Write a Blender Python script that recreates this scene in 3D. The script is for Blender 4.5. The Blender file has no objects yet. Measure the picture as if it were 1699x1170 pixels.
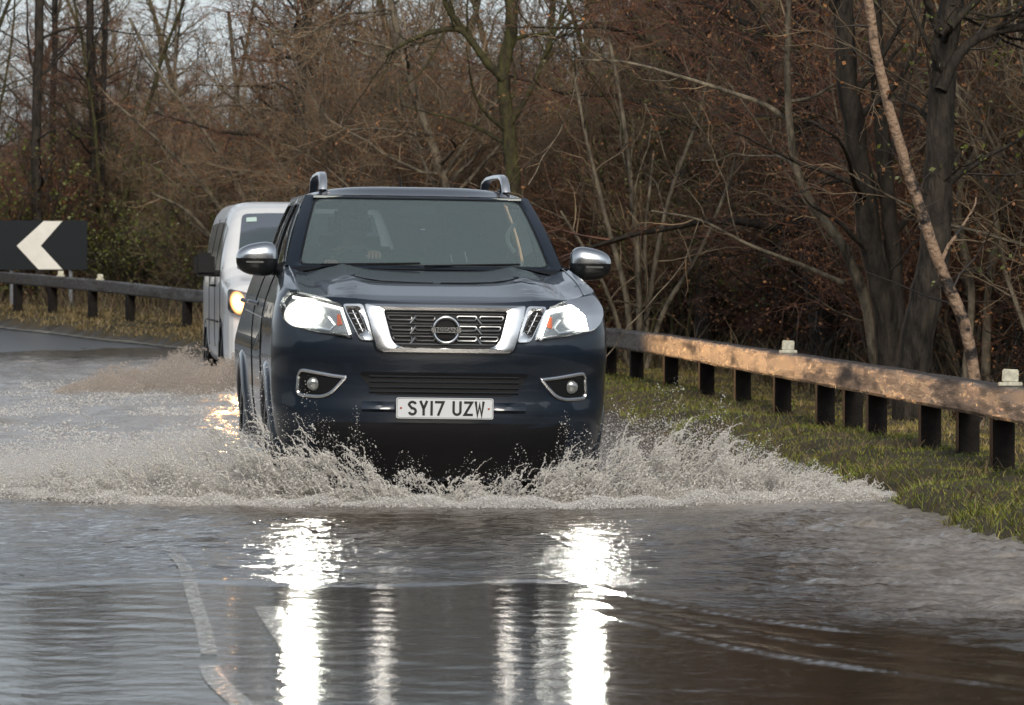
import bpy, bmesh, math, random
import numpy as np
from mathutils import Vector, Matrix, noise as mnoise
R = math.radians
PI = math.pi
random.seed(7)
rs = np.random.RandomState(11)
S = bpy.context.scene
COL = S.collection

# ------------------------------------------------------------------ camera, sky, sun, exposure
CH = 1.30            # camera height above the flood water
FPX = 7775.0         # focal length in pixels of the 1699 px wide photograph
cam = bpy.data.cameras.new('camera')
cam_o = bpy.data.objects.new('camera', cam); COL.objects.link(cam_o)
cam.lens = 36 * FPX / 1699; cam.sensor_width = 36
cam.clip_start = 0.5; cam.clip_end = 6000
cam_o.location = (0, 0, CH)
cam_o.rotation_euler = (R(90) - math.atan(157 / FPX), 0, 0)
cam.dof.use_dof = True; cam.dof.focus_distance = 25.2; cam.dof.aperture_fstop = 13
S.camera = cam_o

W = bpy.data.worlds.new("World"); S.world = W; W.use_nodes = True
nt = W.node_tree; nt.nodes.clear()
sky = nt.nodes.new('ShaderNodeTexSky'); sky.sky_type = 'NISHITA'; sky.sun_disc = False
SUN_EL, SUN_AZ = R(30), R(172)      # azimuth clockwise from +Y (the view direction)
sky.sun_elevation = SUN_EL; sky.sun_rotation = SUN_AZ
sky.dust_density = 1.5; sky.air_density = 1.0; sky.ozone_density = 1.5
hs = nt.nodes.new('ShaderNodeHueSaturation'); hs.inputs['Saturation'].default_value = 0.22
bg = nt.nodes.new('ShaderNodeBackground'); bg.inputs[1].default_value = 0.086
wo = nt.nodes.new('ShaderNodeOutputWorld')
nt.links.new(sky.outputs[0], hs.inputs['Color']); tn = nt.nodes.new('ShaderNodeMix'); tn.data_type = 'RGBA'; tn.blend_type = 'MULTIPLY'; tn.inputs[0].default_value = 1; tn.inputs[7].default_value = (.91, .97, 1.03, 1)
nt.links.new(hs.outputs[0], tn.inputs[6]); nt.links.new(tn.outputs[2], bg.inputs[0]); nt.links.new(bg.outputs[0], wo.inputs[0])
sl = bpy.data.lights.new('sun', 'SUN'); sl.energy = 1.35; sl.angle = R(18); sl.color = (1.0, 0.90, 0.76)
so = bpy.data.objects.new('sun', sl); COL.objects.link(so)
sd = Vector((math.sin(SUN_AZ) * math.cos(SUN_EL), math.cos(SUN_AZ) * math.cos(SUN_EL), math.sin(SUN_EL)))
so.rotation_euler = sd.to_track_quat('Z', 'Y').to_euler()
S.view_settings.view_transform = 'Standard'; S.view_settings.look = 'None'
S.view_settings.exposure = 0.68; S.view_settings.gamma = 1
S.render.engine = 'CYCLES'
S.cycles.use_denoising = True
try: S.cycles.denoiser = 'OPENIMAGEDENOISE'
except Exception: pass
S.cycles.max_bounces = 8; S.cycles.transparent_max_bounces = 24
S.cycles.diffuse_bounces = 3; S.cycles.glossy_bounces = 4
S.cycles.sample_clamp_indirect = 6.0; S.cycles.sample_clamp_direct = 0
S.cycles.caustics_reflective = True; S.cycles.caustics_refractive = False

def px(x, y, Y):
    """world point of a photograph pixel at distance Y"""
    return Vector(((x - 849.5) / FPX * Y, Y, CH - (y - 428) / FPX * Y))

# ------------------------------------------------------------------ mesh helpers
class MB:
    def __init__(s): s.v = []; s.f = []; s.m = []; s.mi = 0
    def add(s, vs, fs):
        n = len(s.v); s.v.extend([tuple(p) for p in vs])
        for f in fs: s.f.append(tuple(i + n for i in f)); s.m.append(s.mi)
    def box(s, c, d, rot=None, bev=0.0):
        cx, cy, cz = c; hx, hy, hz = d[0] / 2, d[1] / 2, d[2] / 2
        bm = bmesh.new(); bmesh.ops.create_cube(bm, size=1)
        bmesh.ops.scale(bm, vec=(2 * hx, 2 * hy, 2 * hz), verts=bm.verts)
        if bev: bmesh.ops.bevel(bm, geom=bm.edges[:], offset=bev, segments=2, affect='EDGES')
        M = Matrix.Translation(Vector(c)) @ (rot.to_4x4() if rot is not None else Matrix())
        bm.verts.index_update()
        s.add([M @ v.co for v in bm.verts], [[v.index for v in f.verts] for f in bm.faces]); bm.free()
    def grid(s, P, close_u=False, close_v=False, flip=False):
        nu = len(P); nv = len(P[0]); fs = []
        for i in range(nu if close_u else nu - 1):
            for j in range(nv if close_v else nv - 1):
                a = i * nv + j; b = ((i + 1) % nu) * nv + j; c = ((i + 1) % nu) * nv + (j + 1) % nv; d = i * nv + (j + 1) % nv
                fs.append((a, d, c, b) if flip else (a, b, c, d))
        s.add([p for r in P for p in r], fs)
    def tube(s, pts, rad, n=8, closed=False, cap=True):
        pts = [Vector(p) for p in pts]; N = len(pts)
        if not hasattr(rad, '__len__'): rad = [rad] * N
        rings = []; ref = None
        for i in range(N):
            if closed: t = pts[(i + 1) % N] - pts[i - 1]
            else: t = pts[min(i + 1, N - 1)] - pts[max(i - 1, 0)]
            if t.length < 1e-9: t = Vector((0, 0, 1))
            t.normalize()
            if ref is None:
                ref = Vector((0, 0, 1)) if abs(t.z) < .9 else Vector((1, 0, 0))
            a = t.cross(ref)
            if a.length < 1e-6: a = t.orthogonal()
            a.normalize(); b = a.cross(t); b.normalize(); ref = b
            rings.append([pts[i] + (a * math.cos(2 * PI * k / n) + b * math.sin(2 * PI * k / n)) * rad[i] for k in range(n)])
        s.grid(rings, close_u=closed, close_v=True)
        if cap and not closed:
            k = len(s.v); s.f.append(tuple(range(k - n, k))); s.m.append(s.mi)
            s.f.append(tuple(range(k - N * n + n - 1, k - N * n - 1, -1))); s.m.append(s.mi)
    def lathe(s, prof, c, axis='X', n=32, closed=True):
        """prof: list of (along, radius)"""
        rings = []
        for a, r in prof:
            ring = []
            for k in range(n):
                u, w = r * math.cos(2 * PI * k / n), r * math.sin(2 * PI * k / n)
                p = {'X': (a, u, w), 'Y': (u, a, w), 'Z': (u, w, a)}[axis]
                ring.append((c[0] + p[0], c[1] + p[1], c[2] + p[2]))
            rings.append(ring)
        s.grid(rings, close_v=True)
    def sphere(s, c, r, n=12, sc=(1, 1, 1)):
        P = []
        for i in range(n + 1):
            th = PI * i / n
            P.append([(c[0] + r * sc[0] * math.sin(th) * math.cos(2 * PI * k / (2 * n)), c[1] + r * sc[1] * math.sin(th) * math.sin(2 * PI * k / (2 * n)), c[2] + r * sc[2] * math.cos(th)) for k in range(2 * n)])
        s.grid(P, close_v=True)
    def build(s, name, mat, parent=None, smooth=True, sharp=35):
        me = bpy.data.meshes.new(name); me.from_pydata(s.v, [], s.f)
        mats = mat if isinstance(mat, (list, tuple)) else [mat]
        for m in mats: me.materials.append(m)
        if len(mats) > 1: me.polygons.foreach_set('material_index', s.m)
        if smooth:
            me.polygons.foreach_set('use_smooth', [True] * len(me.polygons))
            try: me.set_sharp_from_angle(angle=R(sharp))
            except Exception: pass
        me.update()
        o = bpy.data.objects.new(name, me); COL.objects.link(o)
        if parent is not None: o.parent = parent
        return o

def np_mesh(name, V, F, mat, parent=None, smooth=False, midx=None, attrs=None):
    """V (n,3), F (m,k) arrays -> one mesh object"""
    me = bpy.data.meshes.new(name); V = np.asarray(V, np.float32); F = np.asarray(F, np.int32)
    k = F.shape[1]; me.vertices.add(len(V)); me.vertices.foreach_set('co', V.ravel())
    me.loops.add(F.size); me.loops.foreach_set('vertex_index', F.ravel())
    me.polygons.add(len(F)); me.polygons.foreach_set('loop_start', np.arange(0, F.size, k, dtype=np.int32))
    me.polygons.foreach_set('loop_total', np.full(len(F), k, np.int32))
    for m in (mat if isinstance(mat, (list, tuple)) else [mat]): me.materials.append(m)
    if midx is not None: me.polygons.foreach_set('material_index', np.asarray(midx, np.int32))
    if smooth: me.polygons.foreach_set('use_smooth', np.ones(len(F), bool))
    for an, av in (attrs or {}).items():
        at = me.attributes.new(an, 'FLOAT', 'POINT'); at.data.foreach_set('value', np.asarray(av, np.float32))
    me.update(calc_edges=True)
    o = bpy.data.objects.new(name, me); COL.objects.link(o)
    if parent is not None: o.parent = parent
    return o

def tag(o, label=None, cat=None, group=None, kind=None):
    if label: o['label'] = label
    if cat: o['category'] = cat
    if group: o['group'] = group
    if kind: o['kind'] = kind
    return o
def empty(name, loc=(0, 0, 0), rot=(0, 0, 0)):
    o = bpy.data.objects.new(name, None); COL.objects.link(o); o.location = loc; o.rotation_euler = rot
    o.empty_display_size = .2
    return o
def dup(root, loc, rz, sc=1.0):
    r = root.copy(); COL.objects.link(r); r.location = loc; r.rotation_euler = (0, 0, rz); r.scale = (sc, sc, sc)
    for ch in list(root.children):
        c = ch.copy(); COL.objects.link(c); c.parent = r
        for g in ch.children:
            d = g.copy(); COL.objects.link(d); d.parent = c
    return r

# ------------------------------------------------------------------ materials
def mat(name, col, rough=.5, metal=0, spec=.5, ramp=(.36, .64), bdist=.01, var=0, vscale=5, bump=0, bscale=40, col2=None, coat=0, emit=None, estr=0, stretch=None, detail=6):
    m = bpy.data.materials.new(name); m.use_nodes = True
    n = m.node_tree.nodes; l = m.node_tree.links; b = n['Principled BSDF']
    b.inputs['Base Color'].default_value = (*col, 1); b.inputs['Roughness'].default_value = rough
    b.inputs['Metallic'].default_value = metal; b.inputs['Specular IOR Level'].default_value = spec
    b.inputs['Coat Weight'].default_value = coat; b.inputs['Coat Roughness'].default_value = .04
    if emit: b.inputs['Emission Color'].default_value = (*emit, 1); b.inputs['Emission Strength'].default_value = estr
    vec = None
    if var or bump or col2:
        tc = n.new('ShaderNodeTexCoord'); mp = n.new('ShaderNodeMapping'); l.new(tc.outputs['Object'], mp.inputs[0]); vec = mp.outputs[0]
        if stretch: mp.inputs['Scale'].default_value = stretch
    if var or col2:
        t = n.new('ShaderNodeTexNoise'); t.inputs['Scale'].default_value = vscale; t.inputs['Detail'].default_value = detail; t.inputs['Roughness'].default_value = .65
        l.new(vec, t.inputs['Vector'])
        r = n.new('ShaderNodeValToRGB'); l.new(t.outputs[0], r.inputs[0])
        c2 = col2 if col2 else tuple(c * (1 - var) for c in col)
        c1 = col if col2 else tuple(min(1, c * (1 + var)) for c in col)
        r.color_ramp.elements[0].position = ramp[0]; r.color_ramp.elements[1].position = ramp[1]
        r.color_ramp.elements[0].color = (*c2, 1); r.color_ramp.elements[1].color = (*c1, 1)
        l.new(r.outputs[0], b.inputs['Base Color'])
    if bump:
        t = n.new('ShaderNodeTexNoise'); t.inputs['Scale'].default_value = bscale; t.inputs['Detail'].default_value = 5
        l.new(vec, t.inputs['Vector'])
        bp = n.new('ShaderNodeBump'); bp.inputs['Strength'].default_value = bump; bp.inputs['Distance'].default_value = .03 if 'bark' in name else bdist
        l.new(t.outputs[0], bp.inputs['Height']); l.new(bp.outputs[0], b.inputs['Normal'])
    return m

def glass_mat(name, tint=(.55, .62, .62), sheen=.12, sheencol=(.35, .4, .4), rough=.02, ior=1.5):
    m = bpy.data.materials.new(name); m.use_nodes = True; n = m.node_tree.nodes; l = m.node_tree.links; n.clear()
    o = n.new('ShaderNodeOutputMaterial'); tr = n.new('ShaderNodeBsdfTransparent'); tr.inputs[0].default_value = (*tint, 1)
    df = n.new('ShaderNodeBsdfDiffuse'); df.inputs[0].default_value = (*sheencol, 1)
    gl = n.new('ShaderNodeBsdfGlossy'); gl.inputs['Roughness'].default_value = rough
    fr = n.new('ShaderNodeFresnel'); fr.inputs[0].default_value = ior
    a = n.new('ShaderNodeMixShader'); a.inputs[0].default_value = sheen
    b = n.new('ShaderNodeMixShader')
    l.new(tr.outputs[0], a.inputs[1]); l.new(df.outputs[0], a.inputs[2])
    l.new(fr.outputs[0], b.inputs[0]); l.new(a.outputs[0], b.inputs[1]); l.new(gl.outputs[0], b.inputs[2]); l.new(b.outputs[0], o.inputs[0])
    return m

def emis(name, col, s):
    m = bpy.data.materials.new(name); m.use_nodes = True; n = m.node_tree.nodes; l = m.node_tree.links; n.clear()
    o = n.new('ShaderNodeOutputMaterial'); e = n.new('ShaderNodeEmission'); e.inputs[0].default_value = (*col, 1); e.inputs[1].default_value = s
    l.new(e.outputs[0], o.inputs[0]); return m

M = {}
M['paint'] = mat('navy metallic paint', (.006, .013, .025), .36, .35, .5, var=.15, vscale=3, coat=.8)
M['chrome'] = mat('chrome', (.66, .67, .68), .20, 1)
M['satin'] = mat('satin silver', (.66, .67, .69), .28, .9)
M['slat'] = mat('grey grille slat', (.22, .225, .23), .3, .8)
M['black'] = mat('black plastic', (.010, .010, .011), .55, spec=.2, bump=.05)
M['gloss'] = mat('dark trim', (.01, .011, .012), .15)
M['rubber'] = mat('tyre rubber', (.012, .012, .012), .45)
M['alloy'] = mat('alloy wheel', (.35, .36, .37), .3, .8)
M['glass'] = glass_mat('windscreen glass', sheen=.34, sheencol=(.26, .34, .355))  # even grey-teal diffuse layer paints the reflected sky into the glass
M['sideglass'] = glass_mat('side window glass', tint=(.2, .22, .22), sheen=.03)
M['lens'] = glass_mat('headlamp lens', tint=(.93, .95, .95), sheen=.02, sheencol=(.6, .6, .6))
M['lampback'] = mat('lamp housing', (.25, .26, .27), .25, .8, bump=.2, bscale=60)
M['amber'] = mat('amber reflector', (.35, .07, .02), .25)
def glow_mat(name, col, s):  # emission fading outward paints the lamp's soft glare around its lit core
    m = bpy.data.materials.new(name); m.use_nodes = True; n = m.node_tree.nodes; l = m.node_tree.links; n.clear()
    o = n.new('ShaderNodeOutputMaterial'); e = n.new('ShaderNodeEmission'); e.inputs[0].default_value = (*col, 1); a = n.new('ShaderNodeAttribute'); a.attribute_name = 'glow'
    p = n.new('ShaderNodeMath'); p.operation = 'POWER'; l.new(a.outputs['Fac'], p.inputs[0]); p.inputs[1].default_value = 1.5
    k = n.new('ShaderNodeMath'); k.operation = 'MULTIPLY'; l.new(p.outputs[0], k.inputs[0]); k.inputs[1].default_value = s; l.new(k.outputs[0], e.inputs[1])
    t = n.new('ShaderNodeBsdfTransparent'); ad = n.new('ShaderNodeAddShader'); l.new(e.outputs[0], ad.inputs[0]); l.new(t.outputs[0], ad.inputs[1]); l.new(ad.outputs[0], o.inputs[0]); return m
M['white_lamp'] = glow_mat('lit headlamp glow', (1.0, .98, .84), 70)
M['drl'] = emis('daytime running strip', (1.0, .99, .9), 9.0)
M['drl_dim'] = emis('daytime running strip dim', (1.0, .99, .9), 1.6)
M['warm_lamp'] = glow_mat('lit halogen glow', (1.0, .40, .11), 18)
M['fog'] = mat('fog lamp glass', (.3, .31, .3), .15, .6)
M['plate'] = mat('number plate white', (.62, .64, .66), .35)
M['plateblk'] = mat('number plate black', (.01, .01, .01), .4)
M['cabin'] = mat('dark cabin trim', (.03, .032, .034), .7)
M['cabinlt'] = mat('pale cabin trim', (.42, .45, .43), .7)
M['skin'] = mat('skin', (.55, .34, .25), .5, var=.1)
M['cloth'] = mat('dark jacket cloth', (.02, .022, .03), .9, var=.3, vscale=20)
M['hair'] = mat('brown hair', (.03, .02, .015), .6)
M['whitepaint'] = mat('white van paint', (.80, .81, .82), .3, coat=.5, var=.04, vscale=2)
M['vanglass'] = glass_mat('van glass', tint=(.2, .25, .25), sheen=.12, sheencol=(.2, .26, .27), ior=1.28)
M['sticker'] = mat('pale sticker', (.55, .7, .65), .5)
M['bark'] = mat('dark wet bark', (.050, .040, .030), .8, spec=.25, col2=(.012, .010, .008), vscale=14, bump=1.0, bscale=30, stretch=(1, 1, .3))
M['bark_grey'] = mat('grey tan bark', (.24, .20, .14), .75, spec=.3, col2=(.04, .033, .025), vscale=11, bump=1.0, bscale=25, stretch=(1, 1, .4))
M['bark_moss'] = mat('mossy bark', (.085, .08, .03), .8, spec=.2, col2=(.03, .024, .018), vscale=9, bump=1.0, bscale=25, stretch=(1, 1, .4))
M['twig_red'] = mat('red brown twigs', (.24, .105, .058), .5, col2=(.06, .03, .025), vscale=2)
M['twig_tan'] = mat('tan twigs', (.34, .24, .14), .5, col2=(.07, .05, .035), vscale=2)
M['twig_dark'] = mat('dark twigs', (.05, .038, .03), .5, col2=(.025, .019, .016), vscale=2)
M['leaf_rust'] = mat('rust dead leaves', (.36, .16, .05), .6, col2=(.10, .04, .02), vscale=3)
M['leaf_green'] = mat('yellow green leaves', (.13, .14, .02), .5, col2=(.05, .065, .012), vscale=3)
M['birch'] = mat('pale birch bark', (.30, .20, .13), .65, col2=(.016, .012, .010), vscale=4.2, ramp=(.45, .54), bump=1.0, bscale=25, stretch=(1, 1, 1.2))

# ------------------------------------------------------------------ curve of the road: the rail line is the datum
RP = np.array([(4.3, 4), (3.95, 9), (3.6, 14), (3.22, 20), (2.8, 25.5), (2.32, 31.5), (1.70, 39), (.97, 47), (-.35, 55), (-2.35, 63.3), (-4.9, 70.7), (-8.5, 77.7), (-14, 85.5), (-22, 93), (-34, 101), (-50, 109)], float)
def catmull(P, n=24):
    out = []
    Q = np.vstack([2 * P[0] - P[1], P, 2 * P[-1] - P[-2]])
    for i in range(1, len(Q) - 2):
        p0, p1, p2, p3 = Q[i - 1:i + 3]
        for k in range(n):
            t = k / n
            out.append(.5 * ((2 * p1) + (-p0 + p2) * t + (2 * p0 - 5 * p1 + 4 * p2 - p3) * t * t + (-p0 + 3 * p1 - 3 * p2 + p3) * t ** 3))
    out.append(Q[-2]); return np.array(out)
RC = catmull(RP)
RT = np.gradient(RC, axis=0); RT /= np.linalg.norm(RT, axis=1)[:, None]
RN = np.stack([-RT[:, 1], RT[:, 0]], 1)          # towards the road (left of travel away from camera)
def road_coords(X, Y):
    """signed distance from rail (positive on the road side) and Y of the nearest rail point"""
    X = np.asarray(X, float); Y = np.asarray(Y, float); sh = X.shape; P = np.stack([X.ravel(), Y.ravel()], 1)
    t = np.empty(len(P)); yr = np.empty(len(P))
    for a in range(0, len(P), 20000):
        q = P[a:a + 20000]; d = q[:, None, :] - RC[None]; i = (d ** 2).sum(2).argmin(1)
        dd = q - RC[i]; t[a:a + 20000] = (dd * RN[i]).sum(1); yr[a:a + 20000] = RC[i, 1] + (dd * RT[i]).sum(1) * RT[i, 1]
    return t.reshape(sh), yr.reshape(sh)
def sst(a, b, x): x = np.clip((np.asarray(x, float) - a) / (b - a), 0, 1); return x * x * (3 - 2 * x)
def vnoise(X, Y, sc, seed=0):
    """cheap smooth pseudo noise in [-1,1]"""
    r = np.random.RandomState(seed); s = 0
    for k in range(9):
        a = r.rand() * 2 * PI; f = sc * (.6 + 1.5 * r.rand()); s = s + np.sin((X * math.cos(a) + Y * math.sin(a)) * f + r.rand() * 9)
    return s / 4.5
def lift(yr): return np.interp(yr, [0, 64, 71, 78, 86, 100, 130], [0, 0, .10, .30, .48, .7, .9])
def ground_z(X, Y, noise=True):
    t, yr = road_coords(X, Y); L = lift(yr)
    t = t + .10 * vnoise(X, Y, 2.2, 5) * (np.abs(t - .9) < 1.2)
    z = np.interp(t, [-400, -60, -20, -6, -2, 0, .45, .72, .9, 1.05, 4.4, 8.2, 8.4, 8.9, 11, 60, 400],
                  [-1.5, -1.0, -.45, -.1, .08, .13, .12, .07, -.05, -.07, -.02, -.07, .04, .14, .2, .3, .3])
    onroad = (t > .95) & (t < 8.3)
    dip = -.13 * sst(19, 24, yr) * (1 - sst(52, 66, yr)) * sst(.8, 1.3, t)
    lowfar = np.where(t > 0, L, L * (1 + 0 * t))
    z = z + lowfar + dip
    if noise:
        z = z + np.where(onroad, 0, .035 * vnoise(X, Y, 3.1, 1) + .025 * vnoise(X, Y, 7, 2))
    return z

def axis_steps(stops):
    out = [stops[0][0]]
    for (a, st), (b, _) in zip(stops[:-1], stops[1:]):
        n = max(1, int(round((b - a) / st))); out += list(np.linspace(a, b, n + 1)[1:])
    return np.array(out)
gx = axis_steps([(-900, 60), (-120, 8), (-30, 1.2), (-12, .25), (-1, .09), (4.6, .8), (20, 6), (120, 60), (900, 60)])
gy = axis_steps([(-300, 50), (-20, 5), (5, .4), (14, .14), (40, .3), (95, 2.5), (200, 25), (700, 100), (2600, 100)])
GX, GY = np.meshgrid(gx, gy, indexing='ij')
GZ = ground_z(GX, GY)
TT, YR = road_coords(GX, GY)
def quads(nu, nv):
    i, j = np.meshgrid(np.arange(nu - 1), np.arange(nv - 1), indexing='ij'); a = (i * nv + j).ravel()
    return np.stack([a, a + nv, a + nv + 1, a + 1], 1)
asph = bpy.data.materials.new('wet ground'); asph.use_nodes = True
n = asph.node_tree.nodes; l = asph.node_tree.links; b = n['Principled BSDF']
at = n.new('ShaderNodeAttribute'); at.attribute_name = 'road'
geo = n.new('ShaderNodeNewGeometry')
t1 = n.new('ShaderNodeTexNoise'); t1.inputs['Scale'].default_value = 60; l.new(geo.outputs['Position'], t1.inputs['Vector'])
t2 = n.new('ShaderNodeTexNoise'); t2.inputs['Scale'].default_value = 2.5; t2.inputs['Detail'].default_value = 8; l.new(geo.outputs['Position'], t2.inputs['Vector'])
r1 = n.new('ShaderNodeValToRGB'); l.new(t1.outputs[0], r1.inputs[0]); r1.color_ramp.elements[0].color = (.02, .02, .02, 1); r1.color_ramp.elements[1].color = (.07, .065, .06, 1)
r2 = n.new('ShaderNodeValToRGB'); l.new(t2.outputs[0], r2.inputs[0]); r2.color_ramp.elements[0].position = .35; r2.color_ramp.elements[1].position = .65
r2.color_ramp.elements[0].color = (.035, .028, .014, 1); r2.color_ramp.elements[1].color = (.085, .062, .028, 1)
mx = n.new('ShaderNodeMix'); mx.data_type = 'RGBA'; l.new(at.outputs['Fac'], mx.inputs[0]); l.new(r2.outputs[0], mx.inputs[6]); l.new(r1.outputs[0], mx.inputs[7])
l.new(mx.outputs[2], b.inputs['Base Color'])
mr = n.new('ShaderNodeMapRange'); l.new(at.outputs['Fac'], mr.inputs[0]); mr.inputs[3].default_value = .95; mr.inputs[4].default_value = .32; l.new(mr.outputs[0], b.inputs['Roughness'])
bp = n.new('ShaderNodeBump'); bp.inputs['Strength'].default_value = .4; bp.inputs['Distance'].default_value = .01; l.new(t1.outputs[0], bp.inputs['Height']); l.new(bp.outputs[0], b.inputs['Normal'])
ground = np_mesh('ground', np.stack([GX.ravel(), GY.ravel(), GZ.ravel()], 1), quads(len(gx), len(gy)), asph, smooth=True,
                 attrs={'road': (sst(.85, 1.0, TT) * (1 - sst(8.1, 8.4, TT))).ravel()})
tag(ground, kind='structure')

# painted markings, 4 mm above the road
m = M['line'] = bpy.data.materials.new('wet worn road paint'); m.use_nodes = True; n = m.node_tree.nodes; l = m.node_tree.links; b = n['Principled BSDF']
b.inputs['Base Color'].default_value = (.66, .64, .57, 1); b.inputs['Roughness'].default_value = .10; b.inputs['Specular IOR Level'].default_value = .5
g = n.new('ShaderNodeNewGeometry'); a = n.new('ShaderNodeTexNoise'); a.inputs['Scale'].default_value = 19; a.inputs['Detail'].default_value = 4; l.new(g.outputs['Position'], a.inputs[0])
q = n.new('ShaderNodeBump'); q.inputs['Strength'].default_value = .3; q.inputs['Distance'].default_value = .012; l.new(a.outputs[0], q.inputs['Height']); l.new(q.outputs[0], b.inputs['Normal'])
a2 = n.new('ShaderNodeTexNoise'); a2.inputs['Scale'].default_value = 45; a2.inputs['Detail'].default_value = 6; l.new(g.outputs['Position'], a2.inputs[0])
w_ = n.new('ShaderNodeMapRange'); l.new(a2.outputs[0], w_.inputs[0]); w_.inputs[1].default_value = .38; w_.inputs[2].default_value = .62; w_.inputs[3].default_value = .8; w_.inputs[4].default_value = .12
tt_ = n.new('ShaderNodeBsdfTransparent'); mm = n.new('ShaderNodeMixShader'); l.new(w_.outputs[0], mm.inputs[0]); l.new(b.outputs[0], mm.inputs[1]); l.new(tt_.outputs[0], mm.inputs[2]); l.new(mm.outputs[0], n['Material Output'].inputs[0])
def at_rail(yv, t):
    i = np.interp(yv, RC[:, 1], np.arange(len(RC))); a = int(min(i, len(RC) - 2)); f = i - a
    p = RC[a] * (1 - f) + RC[a + 1] * f; nn = RN[a]
    return p + nn * t, RT[a], nn
def marking(t0, t1, y0, y1, label):
    ys = np.arange(y0, y1, .25); V = []
    for y in ys:
        for t in (t0, t1):
            p, _, _ = at_rail(y, t); V.append((p[0], p[1], 0))
    V = np.array(V); V[:, 2] = np.maximum(ground_z(V[:, 0], V[:, 1]) + .03, .007)
    k = np.arange(len(ys) - 1) * 2
    o = np_mesh('road_marking', V, np.stack([k, k + 1, k + 3, k + 2], 1), M['line']); tag(o, kind='structure')
def plan_line(pts, w):
    pts = catmull(np.array(pts, float), 6); tg = np.gradient(pts, axis=0); tg /= np.linalg.norm(tg, axis=1)[:, None]; nn = np.stack([-tg[:, 1], tg[:, 0]], 1) * w / 2 * (1 + .02 * np.sin(np.arange(len(pts)) * 2.3) + .02 * np.sin(np.arange(len(pts)) * 5.1))[:, None]
    V = np.stack([pts - nn, pts + nn], 1).reshape(-1, 2); z = np.maximum(ground_z(V[:, 0], V[:, 1]) + .006, np.where(V[:, 1] < 21.5, .0045 - .012 * sst(20.0, 22, V[:, 1]), -1))
    k = np.arange(len(pts) - 1) * 2
    o = np_mesh('road_marking', np.column_stack([V, z]), np.stack([k, k + 1, k + 3, k + 2], 1), M['line']); tag(o, kind='structure')
plan_line([(-1.60, 22.5), (-1.53, 21.0), (-1.37, 19.6), (-1.20, 17.7), (-1.09, 16.5), (-1.02, 15.65), (-.99, 15.3)], .055)
plan_line([(-.965, 14.9), (-.90, 14.3), (-.79, 13.6), (-.70, 12.8), (-.6, 11.6), (-.5, 10)], .068)
plan_line([(-.91, 17.4), (-.84, 16.7), (-.76, 15.95), (-.69, 15.3)], .10)
marking(1.02, 1.18, 64, 96, 'edge')

# ------------------------------------------------------------------ flood water
wx = axis_steps([(-60, 3), (-24, .6), (-9, .12), (-3.2, .035), (3.4, .1), (7, .1)])
ysteps = [9.0]
while ysteps[-1] < 84: ysteps.append(ysteps[-1] + max(.03, .00011 * ysteps[-1] ** 2))
wy = np.array(ysteps)
WX, WY = np.meshgrid(wx, wy, indexing='ij')
def waves(X, Y, lam0, lam1, n, seed, spread=PI, main=0.0):
    r = np.random.RandomState(seed); s = np.zeros_like(X)
    for k in range(n):
        lam = lam0 * (lam1 / lam0) ** r.rand(); a = main + (r.rand() - .5) * 2 * spread; kk = 2 * PI / lam
        ph = (X * math.sin(a) + Y * math.cos(a)) * kk + r.rand() * 20
        s += lam * np.sin(ph + .5 * np.sin(ph))
    return s / (2 * PI) / math.sqrt(n / 2)       # unit rms slope
yb = np.interp(WX, [-30, .2, 1.0, 1.7, 3], [18.9, 18.5, 16.6, 15.2, 13.6]) + .16 * vnoise(WX, WX * 0, 2.3, 3) + .06 * vnoise(WX, WX * 0, 9, 31) + .12 * vnoise(WX, WY, 2.6, 32)
calm = 1 - sst(-.1, .45, WY - yb)
churnL = sst(-.7, -1.6, WX) * sst(23.5, 26.5, WY) * (1 - sst(56, 66, WY))
bank = sst(.7, 1.9, WX) * sst(15.5, 18, WY) * (1 - sst(26, 30, WY))
patch = .55 + .45 * vnoise(WX * .8, WY * .25, 1.6, 9)
sl_amp = .14 * (1 - calm) * np.clip(patch, .15, 1.1) + .010 * calm
h = waves(WX, WY, .16, .5, 40, 1, 1.0) * sl_amp
h += waves(WX, WY, .35, 1.3, 16, 2, .7) * .022 * (1 - calm)
h += waves(WX, WY, .10, .30, 40, 4) * (.16 * churnL +   .40 * bank * np.clip(.5 + .6 * vnoise(WX, WY, 4, 8), 0, 1))
h += waves(WX, WY, .5, 1.4, 20, 6) * (.10 * churnL)
for off, am in ((.1, .010), (-.8, .006), (-1.5, .008)):   # wave fronts running ahead of the truck
    d = WY - yb - off - .10 * vnoise(WX, WY * 0, 2.2, 21 + int(off * 10) % 7); wgt = sst(-.2, 1.0, WX) if off != .1 else .7
    h += am * wgt * np.where(d < 0, np.exp(-(d / .05) ** 2), np.exp(-(d / .22) ** 2))
tw, yw = road_coords(WX, WY)
foam = .9 * churnL * (1 - sst(-3.6, -6.5, WX) * .35) + .75 * bank
foam += .9 * np.exp(-((WY - 25.3) / 1.0) ** 2) * sst(2.3, 1.6, np.abs(WX + .1)) 
foam += .55 * sst(2.4, 1.2, np.abs(WX + .9)) * sst(26, 28, WY) * (1 - sst(55, 60, WY))
foam = np.clip(foam, 0, 1)
murk = np.clip(.50 + .45 * sst(19.5, 23, WY) + .3 * bank, 0, 1)
wm = bpy.data.materials.new('flood water'); wm.use_nodes = True
n = wm.node_tree.nodes; l = wm.node_tree.links; n.clear()
out = n.new('ShaderNodeOutputMaterial'); geo = n.new('ShaderNodeNewGeometry')
af = n.new('ShaderNodeAttribute'); af.attribute_name = 'foam'; am_ = n.new('ShaderNodeAttribute'); am_.attribute_name = 'murk'; ac = n.new('ShaderNodeAttribute'); ac.attribute_name = 'calm'
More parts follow.
